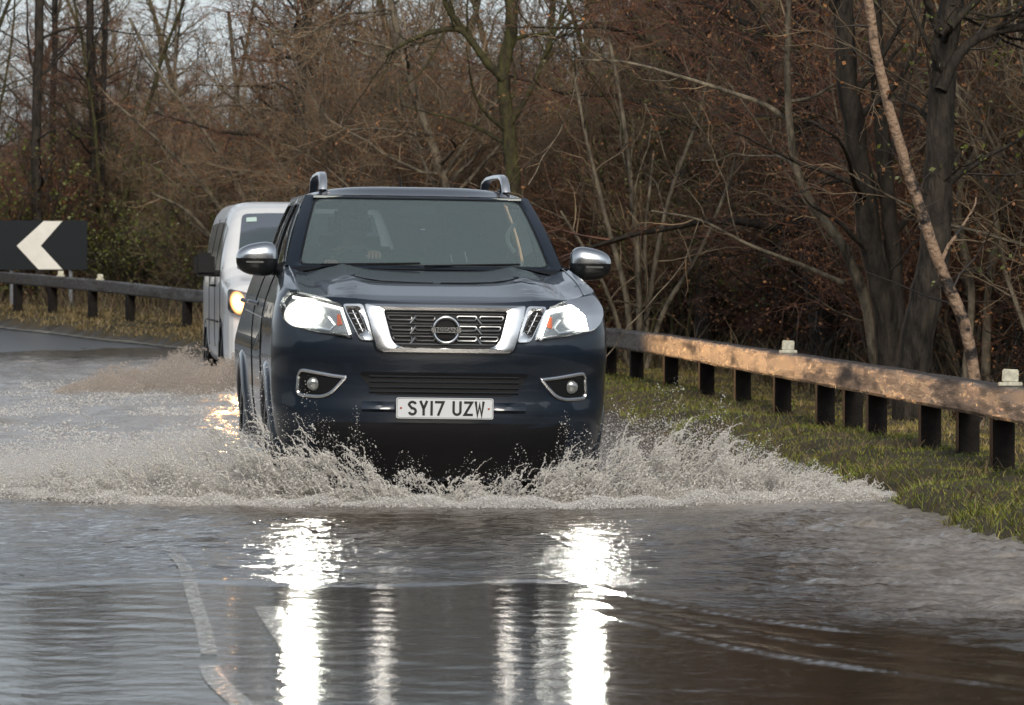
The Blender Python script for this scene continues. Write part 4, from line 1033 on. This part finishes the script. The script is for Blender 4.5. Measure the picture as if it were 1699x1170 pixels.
def make_shrub(seed, nst, L, spread, bark, tm, lm, leafp=.35, tw=.0033, name='bare_shrub', leaf=.026, rad=.032, up=.16, dens=6.2, tl=1.1):
    r = np.random.RandomState(seed); root = empty(name); sg = Segs(); lc = []; stems = []
    for k in range(nst):
        a = r.rand() * 2 * PI; tilt = spread * (.25 + .75 * r.rand()); d = np.array([math.cos(a) * math.sin(tilt), math.sin(a) * math.sin(tilt), math.cos(tilt)])
        l = L * (.6 + .5 * r.rand()); r0 = rad * (.5 + .8 * r.rand())
        pts, rd, dd = wander(r, np.array([math.cos(a) * .18, math.sin(a) * .18, -.15]), d, l, 11, .10, up * .5, r0, .006)
        stems.append((pts, rd))
        nb = 3 + r.randint(4)
        for q in range(nb):
            i = 2 + r.randint(7); bp, br, bd = wander(r, np.array(pts[i]), side_dir(r, unit(np.array(pts[i + 1]) - pts[i]), .4 + .5 * r.rand()), l * (.25 + .3 * r.rand()), 7, .15, up, rd[i] * .6, .005)
            stems.append((bp, br)); twigs(r, sg, bp, br, tl * .8, dens, 0, lc, 2, tw, up, leafp)
        twigs(r, sg, pts, rd, tl, dens, 0, lc, 2, tw, up, leafp, .12)
    return finish_tree(root, bark, tm, lm, stems, sg, lc, r, leaf, 5)
def make_tall(seed, H, rad, bark, tm, lm, leafp=.3, tw=.005, name='bare_tree', lean=.06, leaf=.028, first=1.2, nbr=46, forks=1):
    r = np.random.RandomState(seed); root = empty(name); sg = Segs(); lc = []; stems = []
    for f in range(forks):
        a = r.rand() * 2 * PI; t_ = lean * (1 + f * 1.5)
        pts, rd, _ = wander(r, np.array([.12 * f, 0, -.3]), np.array([math.cos(a) * t_, math.sin(a) * t_, 1]), H, 16, .05, .05, rad * (1 - .25 * f), .02)
        stems.append((pts, rd))
        for q in range(nbr // forks):
            u = first / H + (1 - first / H) * r.rand() ** 1.25; i = min(15, int(u * 16)); d = unit(np.array(pts[i + 1]) - pts[i])
            l = H * .30 * (1.1 - u) * (.5 + .8 * r.rand()) + .5
            bp, br, _ = wander(r, np.array(pts[i]) + (np.array(pts[i + 1]) - pts[i]) * r.rand(), side_dir(r, d, .8 + .5 * r.rand()), l, 9, .17, .07, min(rd[i] * .45, .045), .005)
            stems.append((bp, br)); twigs(r, sg, bp, br, l * .42 + .35, 5.0, 0, lc, 2, tw, .05, leafp)
    return finish_tree(root, bark, tm, lm, stems, sg, lc, r, leaf, 7)
protos = [
    make_shrub(1, 11, 5.2, .55, M['bark_grey'], M['twig_tan'], M['leaf_rust'], .25),
    make_shrub(2, 12, 4.6, .60, M['bark_grey'], M['twig_red'], M['leaf_rust'], .5),
    make_shrub(3, 9, 6.0, .6, M['bark_moss'], M['twig_tan'], M['leaf_green'], .35),
    make_shrub(4, 14, 3.4, .8, M['bark'], M['twig_red'], M['leaf_rust'], .7, tw=.003),
    make_tall(5, 9.5, .13, M['bark'], M['twig_red'], M['leaf_rust'], .5),
    make_tall(6, 10.5, .10, M['bark_moss'], M['twig_dark'], M['leaf_rust'], .3, forks=2),
    make_tall(7, 8.5, .08, M['bark_grey'], M['twig_tan'], M['leaf_rust'], .35, forks=1),
    make_shrub(8, 12, 3.2, .8, M['bark'], M['twig_dark'], M['leaf_green'], .8, tw=.0035, name='low_bush', leaf=.05, dens=5),
]
PLAB = ['tan stemmed bare shrub in the thicket behind the barrier', 'reddish twigged bare shrub in the thicket behind the barrier', 'mossy stemmed bare shrub fanning out in the thicket',
        'dense low rust twigged shrub in the thicket', 'bare tree with rusty buds deep in the wood', 'dark forked bare tree deep in the wood', 'slim grey bare tree deep in the wood', 'low dark bush with green leaves under the bare trees']
PGRP = ['tan shrubs of the thicket', 'reddish shrubs of the thicket', 'mossy shrubs of the thicket', 'rust twigged shrubs of the thicket', 'rusty trees of the wood', 'forked trees of the wood', 'slim trees of the wood', 'low bushes of the wood']
PCAT = ['shrub'] * 4 + ['tree'] * 3 + ['bush']
for o, lb, g, c in zip(protos, PLAB, PGRP, PCAT): tag(o, lb, c, g)
used = [False] * len(protos)
r_ = np.random.RandomState(5)
def place(k, x, y, rz, sc):
    z = float(ground_z(x, y)) - .05
    if not used[k]:
        protos[k].location = (x, y, z); protos[k].rotation_euler = (0, 0, rz); protos[k].scale = (sc, sc, sc); used[k] = True
    else: dup(protos[k], (x, y, z), rz, sc)
cnt = 0
def scatter(n, y0, y1, tmin, tmax, wts, pad=2.5, xmin=-99):
    global cnt
    m = 0; tries = 0; pts_ = []
    while m < n and tries < n * 60:
        tries += 1; y = y0 + (y1 - y0) * r_.rand(); x = (r_.rand() * 2 - 1) * (.112 * y + pad)
        t, yr = road_coords(np.array([x]), np.array([y]))
        if not (tmin > t[0] > tmax) or x < xmin: continue
        if x < -4.5 and t[0] > -6.5: continue
        if any((x - a) ** 2 + (y - b) ** 2 < .5 for a, b in pts_): continue
        pts_.append((x, y)); place(r_.choice(len(protos), p=np.array(wts) / sum(wts)), x, y, r_.rand() * 6.28, (.8 + .45 * r_.rand()) * (.88 if x < 2 and y > 56 else 1)); m += 1
    cnt += m
scatter(44, 36, 60, -2.2, -14, [5, 5, 2, 5, .6, .6, 1.2, 2])
scatter(80, 58, 86, -2.0, -30, [5, 4, 4, 4, 2, 2, 3, 3])
scatter(75, 80, 104, -2.5, -40, [5, 4, 4, 3, 3, 3, 3, 4])
scatter(66, 100, 150, -4, -90, [4, 4, 3, 3, 5, 5, 5, 2], pad=4)

scatter(16, 79, 96, -6.5, -16, [0, 0, 3, 0, 0, 0, 0, 5], xmin=-11)

# trees one can tell apart
def hero(name, label, Y, stems_px, bark, tm, lm, seed, dens=1.6, tl=.9, leafp=.25, tw=.0045, nbr=8, blen=1.3, first=.25, leaf=.035, extra=None, cat='tree', depth_j=.5):
    r = np.random.RandomState(seed); base = stems_px[0][0][0]
    bp_ = px(base[0], base[1], Y); gz = float(ground_z(bp_.x, bp_.y)); root = empty(name, (bp_.x, bp_.y, gz)); tag(root, label, cat)
    sg = Segs(); lc = []; stems = []
    o_ = np.array([bp_.x, bp_.y, gz])
    for path, w0, w1 in stems_px:
        dj = (r.rand() - .5) * depth_j
        pts = [np.array(px(x, y, Y + dj * i / len(path))) - o_ for i, (x, y) in enumerate(path)]
        if path is stems_px[0][0]: pts[0][2] = -.25
        pts = smooth_path(pts, 6); pts = [p + r.normal(size=3) * w1 / FPX * Y * .04 for p in pts]
        rd = [(w0 + (w1 - w0) * i / (len(pts) - 1)) / 2 / FPX * Y for i in range(len(pts))]
        stems.append((pts, rd))
        for q in range(nbr):
            u = first + (1 - first) * r.rand(); i = min(len(pts) - 2, int(u * (len(pts) - 1))); d = unit(pts[i + 1] - pts[i])
            bp2, br, _ = wander(r, pts[i], side_dir(r, d, .6 + .6 * r.rand()), blen * (.5 + r.rand()), 8, .17, .05, min(rd[i] * .4, .03), .005)
            stems.append((bp2, br)); twigs(r, sg, bp2, br, tl * .7, dens, 0, lc, 2, tw, .05, leafp)
        twigs(r, sg, pts, rd, tl, dens, 0, lc, 2, tw, .05, leafp, .2)
    return finish_tree(root, bark, tm, lm, stems, sg, lc, r, leaf, 12)
hero('bare_tree', 'thick dark twin stemmed trunk left of the pale birch behind the barrier', 36.5, [([(1492, 640), (1466, 500), (1445, 400), (1422, 250), (1402, 100), (1396, -60), (1380, -400)], 46, 30),
     ([(1488, 560), (1484, 460), (1474, 350), (1462, 220), (1452, 60), (1440, -120), (1430, -400)], 30, 22)], M['bark'], M['twig_dark'], M['leaf_rust'], 31, nbr=7)
hero('bare_tree', 'thickest dark trunk right of the birch behind the barrier', 33.5, [([(1500, 650), (1522, 560), (1545, 450), (1556, 330), (1560, 200), (1566, 80), (1585, -60), (1600, -450)], 60, 36),
     ([(1560, 150), (1590, 90), (1640, 55), (1720, 40), (1800, 10)], 22, 10), ([(1562, 60), (1600, 20), (1660, -30), (1740, -60)], 16, 8)], M['bark'], M['twig_dark'], M['leaf_green'], 32, nbr=9, leafp=.98, leaf=.034, dens=3.4)
hero('birch_tree', 'leaning pale peeling birch crossing between the two dark trunks', 32.5, [([(1640, 670), (1606, 560), (1572, 470), (1548, 410), (1520, 325), (1492, 240), (1462, 130), (1445, 40), (1432, -80), (1400, -400)], 21, 14)], M['birch'], M['twig_dark'], M['leaf_rust'], 33, nbr=2, blen=.5)
hero('bare_tree', 'thin pale trunk curving left with long horizontal branches', 38.0, [([(1470, 640), (1440, 520), (1413, 440), (1388, 392), (1350, 345), (1328, 300), (1315, 250), (1308, 180), (1306, 90), (1310, -60)], 20, 9),
     ([(1312, 205), (1270, 175), (1200, 150), (1130, 128), (1040, 104), (960, 100)], 10, 3), ([(1308, 170), (1350, 160), (1400, 130), (1450, 100)], 7, 3), ([(1400, 470), (1330, 440), (1240, 405), (1160, 365), (1080, 350)], 9, 3)], M['bark_grey'], M['twig_tan'], M['leaf_rust'], 34, nbr=3, dens=1.6, tl=.7, leafp=.1)
hero('bare_tree', 'slender pair of grey stems at the right edge of the wood', 37.0, [([(1632, 640), (1640, 500), (1655, 380), (1660, 250), (1690, 150), (1720, 0), (1730, -300)], 16, 9), ([(1600, 640), (1612, 480), (1590, 330), (1640, 200), (1660, 60), (1650, -200)], 13, 7)], M['bark_grey'], M['twig_tan'], M['leaf_green'], 35, nbr=9, leafp=.98, leaf=.034, dens=3.6)
hero('bare_tree', 'mossy trunk with an arching branch above the pickup roof', 58.5, [([(850, 640), (850, 480), (852, 330), (846, 240), (836, 130), (848, 40), (846, -60), (850, -300)], 28, 18),
     ([(836, 132), (805, 100), (785, 72), (762, 50), (725, 52), (680, 68), (640, 92)], 15, 5), ([(785, 72), (762, 40), (742, 12), (730, -40)], 13, 8), ([(845, 210), (880, 150), (905, 90), (940, 10)], 10, 5)], M['bark_moss'], M['twig_tan'], M['leaf_rust'], 36, nbr=7, dens=1.8, leafp=.15)
hero('bare_tree', 'dark upright trunk behind the roof of the white van', 74.0, [([(520, 560), (512, 420), (505, 320), (498, 200), (503, 90), (512, -10), (515, -260)], 22, 15)], M['bark'], M['twig_red'], M['leaf_rust'], 37, nbr=9, blen=1.8)
hero('bare_tree', 'leftmost thick upright trunk above the chevron sign', 90.0, [([(72, 520), (66, 400), (60, 280), (62, 150), (66, 20), (60, -150)], 18, 14)], M['bark'], M['twig_red'], M['leaf_rust'], 38, nbr=9, blen=2)
hero('bare_tree', 'slim dark trunk close to the leftmost thick trunk', 93.0, [([(96, 520), (92, 380), (88, 200), (92, 60), (88, -150)], 12, 9)], M['bark'], M['twig_dark'], M['leaf_rust'], 39, nbr=9, blen=2)
hero('bare_tree', 'twin upright trunks standing right of the chevron sign', 91.0, [([(150, 520), (152, 380), (156, 200), (150, 60), (152, -150)], 15, 12), ([(178, 500), (170, 330), (172, 180), (176, 40), (180, -120)], 11, 8)], M['bark'], M['twig_red'], M['leaf_rust'], 40, nbr=7, blen=1.8)
hero('bare_shrub', 'big shrub of pale arching stems fanning out above the van', 70.5 + 7, [([(455, 540), (440, 420), (400, 320), (340, 220), (270, 130), (215, 30)], 12, 5), ([(455, 540), (430, 400), (415, 290), (395, 170), (380, 20)], 12, 6), ([(460, 540), (465, 400), (450, 280), (430, 160), (400, 60)], 11, 5), ([(465, 540), (500, 380), (560, 270), (615, 200), (670, 80)], 13, 5),
     ([(465, 540), (480, 400), (530, 300), (545, 180), (570, 30)], 11, 5), ([(455, 540), (400, 400), (330, 300), (270, 240), (190, 170)], 10, 4), ([(450, 540), (370, 420), (310, 350), (250, 320)], 9, 4)], M['bark_grey'], M['twig_tan'], M['leaf_rust'], 41, nbr=3, blen=1.6, dens=1.4, cat='shrub')
hero('bare_shrub', 'tall shrub of straight tan stems right of the pickup mirror', 50.0, [([(1050, 640), (1040, 500), (1010, 380), (980, 260), (950, 120)], 12, 4), ([(1060, 640), (1060, 470), (1050, 330), (1035, 200), (1010, 60)], 12, 5), ([(1060, 640), (1080, 480), (1110, 330), (1160, 190), (1190, 60)], 11, 4), ([(1050, 640), (1020, 520), (985, 440), (930, 350)], 9, 4), ([(1065, 640), (1100, 520), (1160, 420), (1210, 300), (1240, 170)], 10, 4), ([(1060, 640), (1075, 520), (1070, 400), (1085, 250)], 9, 4)], M['bark_grey'], M['twig_tan'], M['leaf_rust'], 42, nbr=3, blen=1.0, dens=1.8, leafp=.2, cat='shrub')

# ------------------------------------------------------------------ grass, undergrowth
def ramp_mat(name, stops, rough=.6, trans=True):
    m = bpy.data.materials.new(name); m.use_nodes = True; n = m.node_tree.nodes; l = m.node_tree.links; b = n['Principled BSDF']
    at = n.new('ShaderNodeAttribute'); at.attribute_name = 'tint'; r = n.new('ShaderNodeValToRGB'); l.new(at.outputs['Fac'], r.inputs[0])
    cr = r.color_ramp
    while len(cr.elements) < len(stops): cr.elements.new(.5)
    for e_, (p, c) in zip(cr.elements, stops): e_.position = p; e_.color = (*c, 1)
    l.new(r.outputs[0], b.inputs['Base Color']); b.inputs['Roughness'].default_value = rough
    return m
def blades(name, P, hgt, wid, lean, tint, m, seed):
    r = np.random.RandomState(seed); N = len(P); a = r.rand(N) * 2 * PI; la = r.rand(N) * 2 * PI
    side = np.stack([np.cos(a), np.sin(a), np.zeros(N)], 1) * (wid / 2)[:, None]; ld = np.stack([np.cos(la), np.sin(la) , np.zeros(N)], 1) * (lean * hgt)[:, None]
    up = np.zeros((N, 3)); up[:, 2] = hgt
    q1 = P + up * .55 + ld * .35; q2 = P + up * (1 - .35 * np.clip(lean, 0, 1.4))[:, None] + ld
    V = np.stack([P - side, P + side, q1 + side * .8, q1 - side * .8, q2 + side * .15, q2 - side * .15], 1).reshape(-1, 3)
    b = (np.arange(N) * 6)[:, None]; F = np.concatenate([np.concatenate([b, b + 1, b + 2, b + 3], 1), np.concatenate([b + 3, b + 2, b + 4, b + 5], 1)])
    return np_mesh(name, V, F, m, attrs={'tint': np.repeat(tint, 6)})
M['grass_dry'] = ramp_mat('rough dry grass', [(0, (.06, .065, .015)), (.5, (.15, .115, .045)), (1, (.26, .18, .085))])
M['grass'] = ramp_mat('verge grass', [(0, (.07, .095, .010)), (.35, (.16, .20, .022)), (.7, (.30, .25, .05)), (1, (.40, .28, .12))])
M['under'] = ramp_mat('undergrowth', [(0, (.025, .018, .012)), (.5, (.09, .055, .025)), (.8, (.17, .12, .06)), (1, (.07, .085, .02))])
def verge_points(n, y0, y1, t0, t1, seed, pw=1.0):
    r = np.random.RandomState(seed); yv = y0 + (y1 - y0) * r.rand(n) ** pw; tt = t0 + (t1 - t0) * r.rand(n)
    i = np.interp(yv, RC[:, 1], np.arange(len(RC))); a = i.astype(int).clip(0, len(RC) - 2); f = (i - a)[:, None]
    p = RC[a] * (1 - f) + RC[a + 1] * f + RN[a] * tt[:, None]; return p[:, 0], p[:, 1], tt, r
x, y, tt, r = verge_points(150000, 19, 62, -2.6, 1.0, 1, 1.5)
zg = ground_z(x, y); k = zg > -.02; x, y, tt, zg = x[k], y[k], tt[k], zg[k]
cl = .5 + .5 * vnoise(x, y, 3.5, 12); cl2 = .5 + .5 * vnoise(x, y, 9, 13)
hg = (.022 + .048 * np.clip(cl * .6 + cl2 * .5, 0, 1.1) ** 1.5) * (.5 + .9 * r.rand(len(x))) * (1 + .5 * (tt > .75))
tint = np.clip(.10 + .55 * r.rand(len(x)) + .25 * (cl - .5) + .35 * (tt < -.2), 0, 1)
grass = blades('verge_grass', np.stack([x, y, zg - .01], 1), hg, .003 + .004 * r.rand(len(x)), .4 + 1.2 * r.rand(len(x)), tint, M['grass'], 2)
tag(grass, 'wet yellow green grass on the verge under the barrier', 'grass', kind='stuff')
x, y, tt, r = verge_points(9000, 19, 50, -1.2, 1.02, 71, 1.4)
zg = ground_z(x, y); k = (zg > -.03) & (vnoise(x, y, 2.8, 72) > -.1); x, y, zg = x[k], y[k], zg[k]
st = blades('straw', np.stack([x, y, zg - .01], 1), .05 + .11 * r.rand(len(x)), .003 + .002 * r.rand(len(x)), 1.0 + 1.3 * r.rand(len(x)), .75 + .25 * r.rand(len(x)), M['grass_dry'], 73)
tag(st, 'long flattened dead grass lying over the verge turf', 'dead grass', kind='stuff')
x, y, tt, r = verge_points(60000, 60, 100, -3.5, .8, 3)
zg = ground_z(x, y); k = zg > -.02; x, y, tt, zg = x[k], y[k], tt[k], zg[k]
cl = .5 + .5 * vnoise(x, y, 2, 14)
hg = (.04 + .13 * np.clip(cl, 0, 1) ** 1.5) * (.5 + .9 * r.rand(len(x))); tint = np.clip(.40 + .5 * r.rand(len(x)) + .2 * (cl - .5), 0, 1)
g2 = blades('rough_grass', np.stack([x, y, zg - .01], 1), hg, .010 + .012 * r.rand(len(x)), .3 + 1.0 * r.rand(len(x)), tint, M['grass_dry'], 4)
tag(g2, 'brownish rough grass on the far verge below the chevron sign', 'grass', kind='stuff')
x, y, tt, r = verge_points(90000, 26, 104, -14, -.9, 6, 1.1)
zg = ground_z(x, y); cl = .5 + .5 * vnoise(x, y, 1.4, 15)
hg = (.15 + .75 * np.clip(cl, 0, 1) ** 2) * (.3 + .9 * r.rand(len(x))); tint = np.clip(r.rand(len(x)) ** 1.3, 0, 1)
ug = blades('undergrowth', np.stack([x, y, zg - .02], 1), hg, .006 + .010 * r.rand(len(x)), .2 + .9 * r.rand(len(x)), tint, M['under'], 7)
tag(ug, 'tangle of brown stems and brambles under the trees', 'undergrowth', kind='stuff')

# ------------------------------------------------------------------ spray thrown up by the wheels
OCT = np.array([(1, 0, 0), (-1, 0, 0), (0, 1, 0), (0, -1, 0), (0, 0, 1), (0, 0, -1)], float)
OF = np.array([(0, 2, 4), (2, 1, 4), (1, 3, 4), (3, 0, 4), (2, 0, 5), (1, 2, 5), (3, 1, 5), (0, 3, 5)])
def blobs(name, C, rad, D, st, m, seed):
    r = np.random.RandomState(seed); N = len(C); D = D / np.maximum(np.linalg.norm(D, axis=1), 1e-9)[:, None]
    u = np.cross(D, r.normal(size=(N, 3))); u /= np.linalg.norm(u, axis=1)[:, None]; w = np.cross(D, u)
    jit = 1 + .35 * r.normal(size=(N, 6, 1)).clip(-1.5, 1.5)
    V = C[:, None, :] + (OCT[None, :, 0:1] * u[:, None] + OCT[None, :, 1:2] * w[:, None] + OCT[None, :, 2:3] * D[:, None] * st[:, None, None]) * rad[:, None, None] * jit
    F = (np.arange(N) * 6)[:, None, None] + OF[None]
    return np_mesh(name, V.reshape(-1, 3), F.reshape(-1, 3), m, smooth=True)
def spray_mat(name, col, tr, rough=.12):
    m = bpy.data.materials.new(name); m.use_nodes = True; n = m.node_tree.nodes; l = m.node_tree.links; b = n['Principled BSDF']
    b.inputs['Base Color'].default_value = (*col, 1); b.inputs['Roughness'].default_value = rough; b.inputs['Specular IOR Level'].default_value = .8
    t = n.new('ShaderNodeBsdfTransparent'); tl = n.new('ShaderNodeBsdfTranslucent'); tl.inputs[0].default_value = (*col, 1); mx = n.new('ShaderNodeMixShader'); mx.inputs[0].default_value = tr
    m2 = n.new('ShaderNodeMixShader'); m2.inputs[0].default_value = .35; l.new(b.outputs[0], m2.inputs[1]); l.new(tl.outputs[0], m2.inputs[2])
    l.new(m2.outputs[0], mx.inputs[1]); l.new(t.outputs[0], mx.inputs[2]); l.new(mx.outputs[0], n['Material Output'].inputs[0]); return m
M['spray'] = spray_mat('muddy spray', (.92, .89, .84), .35)
M['spray_fine'] = spray_mat('fine spray', (.95, .93, .90), .45)
M['spray_brown'] = spray_mat('brown road spray', (.66, .58, .50), .6)
HX_ = [-3.6, -2.9, -2.3, -1.9, -1.56, -1.30, -1.04, -.84, -.67, -.38, 0, .17, .37, .55, .75, 1.0, 1.2, 1.44, 1.85, 2.05]
HZ_ = [.05, .09, .16, .28, .42, .43, .38, .31, .20, .14, .17, .24, .29, .33, .40, .41, .30, .18, .07, .01]
def Hs(x): return np.interp(x, HX_, HZ_) * (.85 + .18 * np.sin(x * 23 + 1) + .12 * np.sin(x * 51))
def Yc(x): return 24.72 + .62 * np.clip(np.abs(x + .35) - .75, 0, 9) - .0 * x
def spray_field(x0, x1, n, seed, dens_pow=1.5, mid=(-.75, .15)):
    r = np.random.RandomState(seed); x = x0 + (x1 - x0) * r.rand(n)
    H = Hs(x); z = H * r.rand(n) ** dens_pow; y = Yc(x) + r.normal(size=n) * (.10 + .15 * np.clip(np.abs(x + .35) - .7, 0, 1)) + .3 * z * (r.rand(n) - .3)
    keep = (vnoise(x * 1.0, z * 1.3 + y * .4, 16, 30) + .5 * vnoise(x, z + y * .3, 43, 31) > -.25 + 1.0 * (z / np.maximum(H, .01)) ** 2 - .9 * (z < .05)) & ((x < mid[0]) | (x > mid[1]) | (r.rand(n) < .45))
    return x[keep], y[keep], z[keep], r
def spray(name, label, x0, x1, n, njet, seed):
    x, y, z, r = spray_field(x0, x1, n, seed); N = len(x)
    rad = .0022 * np.exp(.6 * r.normal(size=N)).clip(.4, 3.6); sgn_ = np.sign(x + .35)
    D = np.stack([sgn_ * .8 + r.normal(size=N) * .5, r.normal(size=N) * .4, .6 + r.normal(size=N) * .6], 1); C = [np.stack([x, y, z], 1)]; RR = [rad]; DD = [D]; ST = [1 + 1.6 * r.rand(N)]
    for _ in range(njet):      # ligaments: beads strung along short ballistic arcs
        bx = x0 + (x1 - x0) * r.rand(); H = float(Hs(bx)); s_ = 1 if bx > -.35 else -1
        if -.7 < bx < .1 and r.rand() < .6: continue
        z0 = H * r.rand() * .9; v = np.array([s_ * (.2 + .5 * r.rand()), (r.rand() - .5) * .4, .5 + .8 * r.rand()]); L = (.04 + .14 * r.rand()) * (.5 + H * 2); k = 26
        t = np.linspace(0, 1, k); wob = np.cumsum(r.normal(size=(k, 3)), 0) * .0022
        pc = np.array([bx, float(Yc(bx)) + r.normal() * .12, z0]) + v[None] * (t * L)[:, None] + wob; pc[:, 2] -= .55 * L * t ** 2
        pc = pc[pc[:, 2] > 0]; k = len(pc)
        if k < 4: continue
        dv = np.gradient(pc, axis=0); C.append(pc); DD.append(dv); RR.append((.0052 * (1 - .6 * t[:k]) * (.45 + .7 * r.rand(k)) * (.5 + r.rand()))); ST.append(np.full(k, 1.6))
    C = np.vstack(C); o = blobs(name, C, np.concatenate(RR), np.vstack(DD), np.concatenate(ST), M['spray'], seed)
    return tag(o, label, 'water spray', kind='stuff')
spray('wheel_spray', 'muddy splash thrown outwards by the front wheel on the left', -3.4, -.72, 100000, 1300, 51)
spray('wheel_spray', 'muddy splash thrown towards the grass verge on the right', .14, 2.0, 90000, 1200, 52)
spray('bow_spray', 'low brown splash under the front bumper', -.75, .16, 26000, 420, 53)
# white foaming front edge
r = np.random.RandomState(60); n_ = 60000; x = -3.8 + 5.9 * r.rand(n_); lx = np.interp(x, [-3.8, -2.5, -1.5, .5, 1.6, 2.1], [.03, .05, .055, .06, .085, .02])
z = lx * r.rand(n_) ** 1.6 * (.7 + .4 * np.sin(x * 17) * np.sin(x * 5.1)); y = Yc(x) - .22 - .10 * np.sin(x * 2.2) + r.normal(size=n_) * .10
o = blobs('foam_edge', np.stack([x, y, z], 1), .0028 * np.exp(.5 * r.normal(size=n_)).clip(.5, 3), r.normal(size=(n_, 3)), 1 + r.rand(n_), M['spray_fine'], 61)
tag(o, 'pale foaming edge of the bow wave on the water', 'foam', kind='stuff')
# fine droplets above
r = np.random.RandomState(62); n_ = 30000; x = -3.6 + 5.7 * r.rand(n_); z = Hs(x) * (.3 + 1.3 * r.rand(n_) ** 1.6); y = Yc(x) + r.normal(size=n_) * .3 + .8 * r.rand(n_) * (x < -1)
k = (x < -.8) | (x > .2) | (r.rand(n_) < .3)
o = blobs('droplets', np.stack([x, y, z], 1)[k], (.0017 * np.exp(.5 * r.normal(size=n_)).clip(.5, 3))[k], r.normal(size=(n_, 3))[k], 1 + r.rand(n_)[k], M['spray_fine'], 63)
tag(o, 'loose droplets flying above the splash', 'water spray', kind='stuff')
# the van's spray and the churned water between the vehicles
r = np.random.RandomState(64); n_ = 42000; x = -2.75 - 1.7 * r.rand(n_) ** 1.3; Hv = np.interp(x, [-4.5, -4.0, -3.3, -2.75], [.04, .20, .40, .46]) * (.8 + .25 * np.sin(x * 9) + .15 * np.sin(x * 23)); z = Hv * r.rand(n_) ** 1.2; y = 46.2 + r.normal(size=n_) * 1.1 - (x + 2.8) * .4
k = vnoise(x, z * 1.4 + y * .3, 14, 33) > -.9 + 1.2 * (z / Hv) ** 2
o = blobs('van_spray', np.stack([x, y, z], 1)[k], (.0045 * np.exp(.5 * r.normal(size=n_)).clip(.4, 3))[k], r.normal(size=(n_, 3))[k], 1 + r.rand(n_)[k], M['spray_brown'], 65)
tag(o, 'brownish spray beside the front wheel of the white van', 'water spray', kind='stuff')
r = np.random.RandomState(66); n_ = 40000; y = 25.5 + 22 * r.rand(n_) ** 1.5; x = -1.35 - .03 * (y - 25) - 2.9 * r.rand(n_) ** 1.3; z = .05 * r.rand(n_) ** 2 * (1 + vnoise(x, y, 2.2, 35)).clip(0, 2) + .005
k = vnoise(x, y * .5, 4, 34) > -.1
o = blobs('churned_foam', np.stack([x, y, z], 1)[k], (.0045 * np.exp(.5 * r.normal(size=n_)).clip(.4, 3))[k], r.normal(size=(n_, 3))[k] * np.array([1, 1, .4]), 1 + r.rand(n_)[k], M['spray_fine'], 67)
tag(o, 'churned foam trailing between the van and the pickup', 'foam', kind='stuff')
M['plume'] = spray_mat('airborne fine spray', (.92, .90, .87), .62)
r = np.random.RandomState(81); n_ = 120000; x = -1.5 - 2.6 * r.rand(n_) ** 1.25; y = 25.2 + 4.2 * r.rand(n_) ** 1.3; env = np.interp(x, [-4.1, -3.2, -2.4, -1.5], [.06, .15, .28, .36]) * (1 + .25 * vnoise(x, y, 3.2, 82)) * np.interp(y, [25, 27, 29.5], [1, .9, .35])
z = env * r.rand(n_) ** 1.5
o = blobs('spray_plume', np.stack([x, y, z], 1), .0019 * np.exp(.55 * r.normal(size=n_)).clip(.5, 3.2), r.normal(size=(n_, 3)), 1 + r.rand(n_), M['plume'], 83)
tag(o, 'pale airy plume of fine spray trailing on the left of the pickup', 'water spray', kind='stuff')
r = np.random.RandomState(84); n_ = 20000; x = .45 + 1.35 * r.rand(n_); y = 25.2 + 1.2 * r.rand(n_); z = np.interp(x, [.4, 1.0, 1.4, 1.85], [.40, .42, .24, .06]) * r.rand(n_) ** 1.3
o = blobs('spray_plume', np.stack([x, y, z], 1), .0017 * np.exp(.55 * r.normal(size=n_)).clip(.5, 3), r.normal(size=(n_, 3)), 1 + r.rand(n_), M['plume'], 85)
tag(o, 'pale airy plume of fine spray over the verge side splash', 'water spray', kind='stuff')
print('trees placed', cnt)
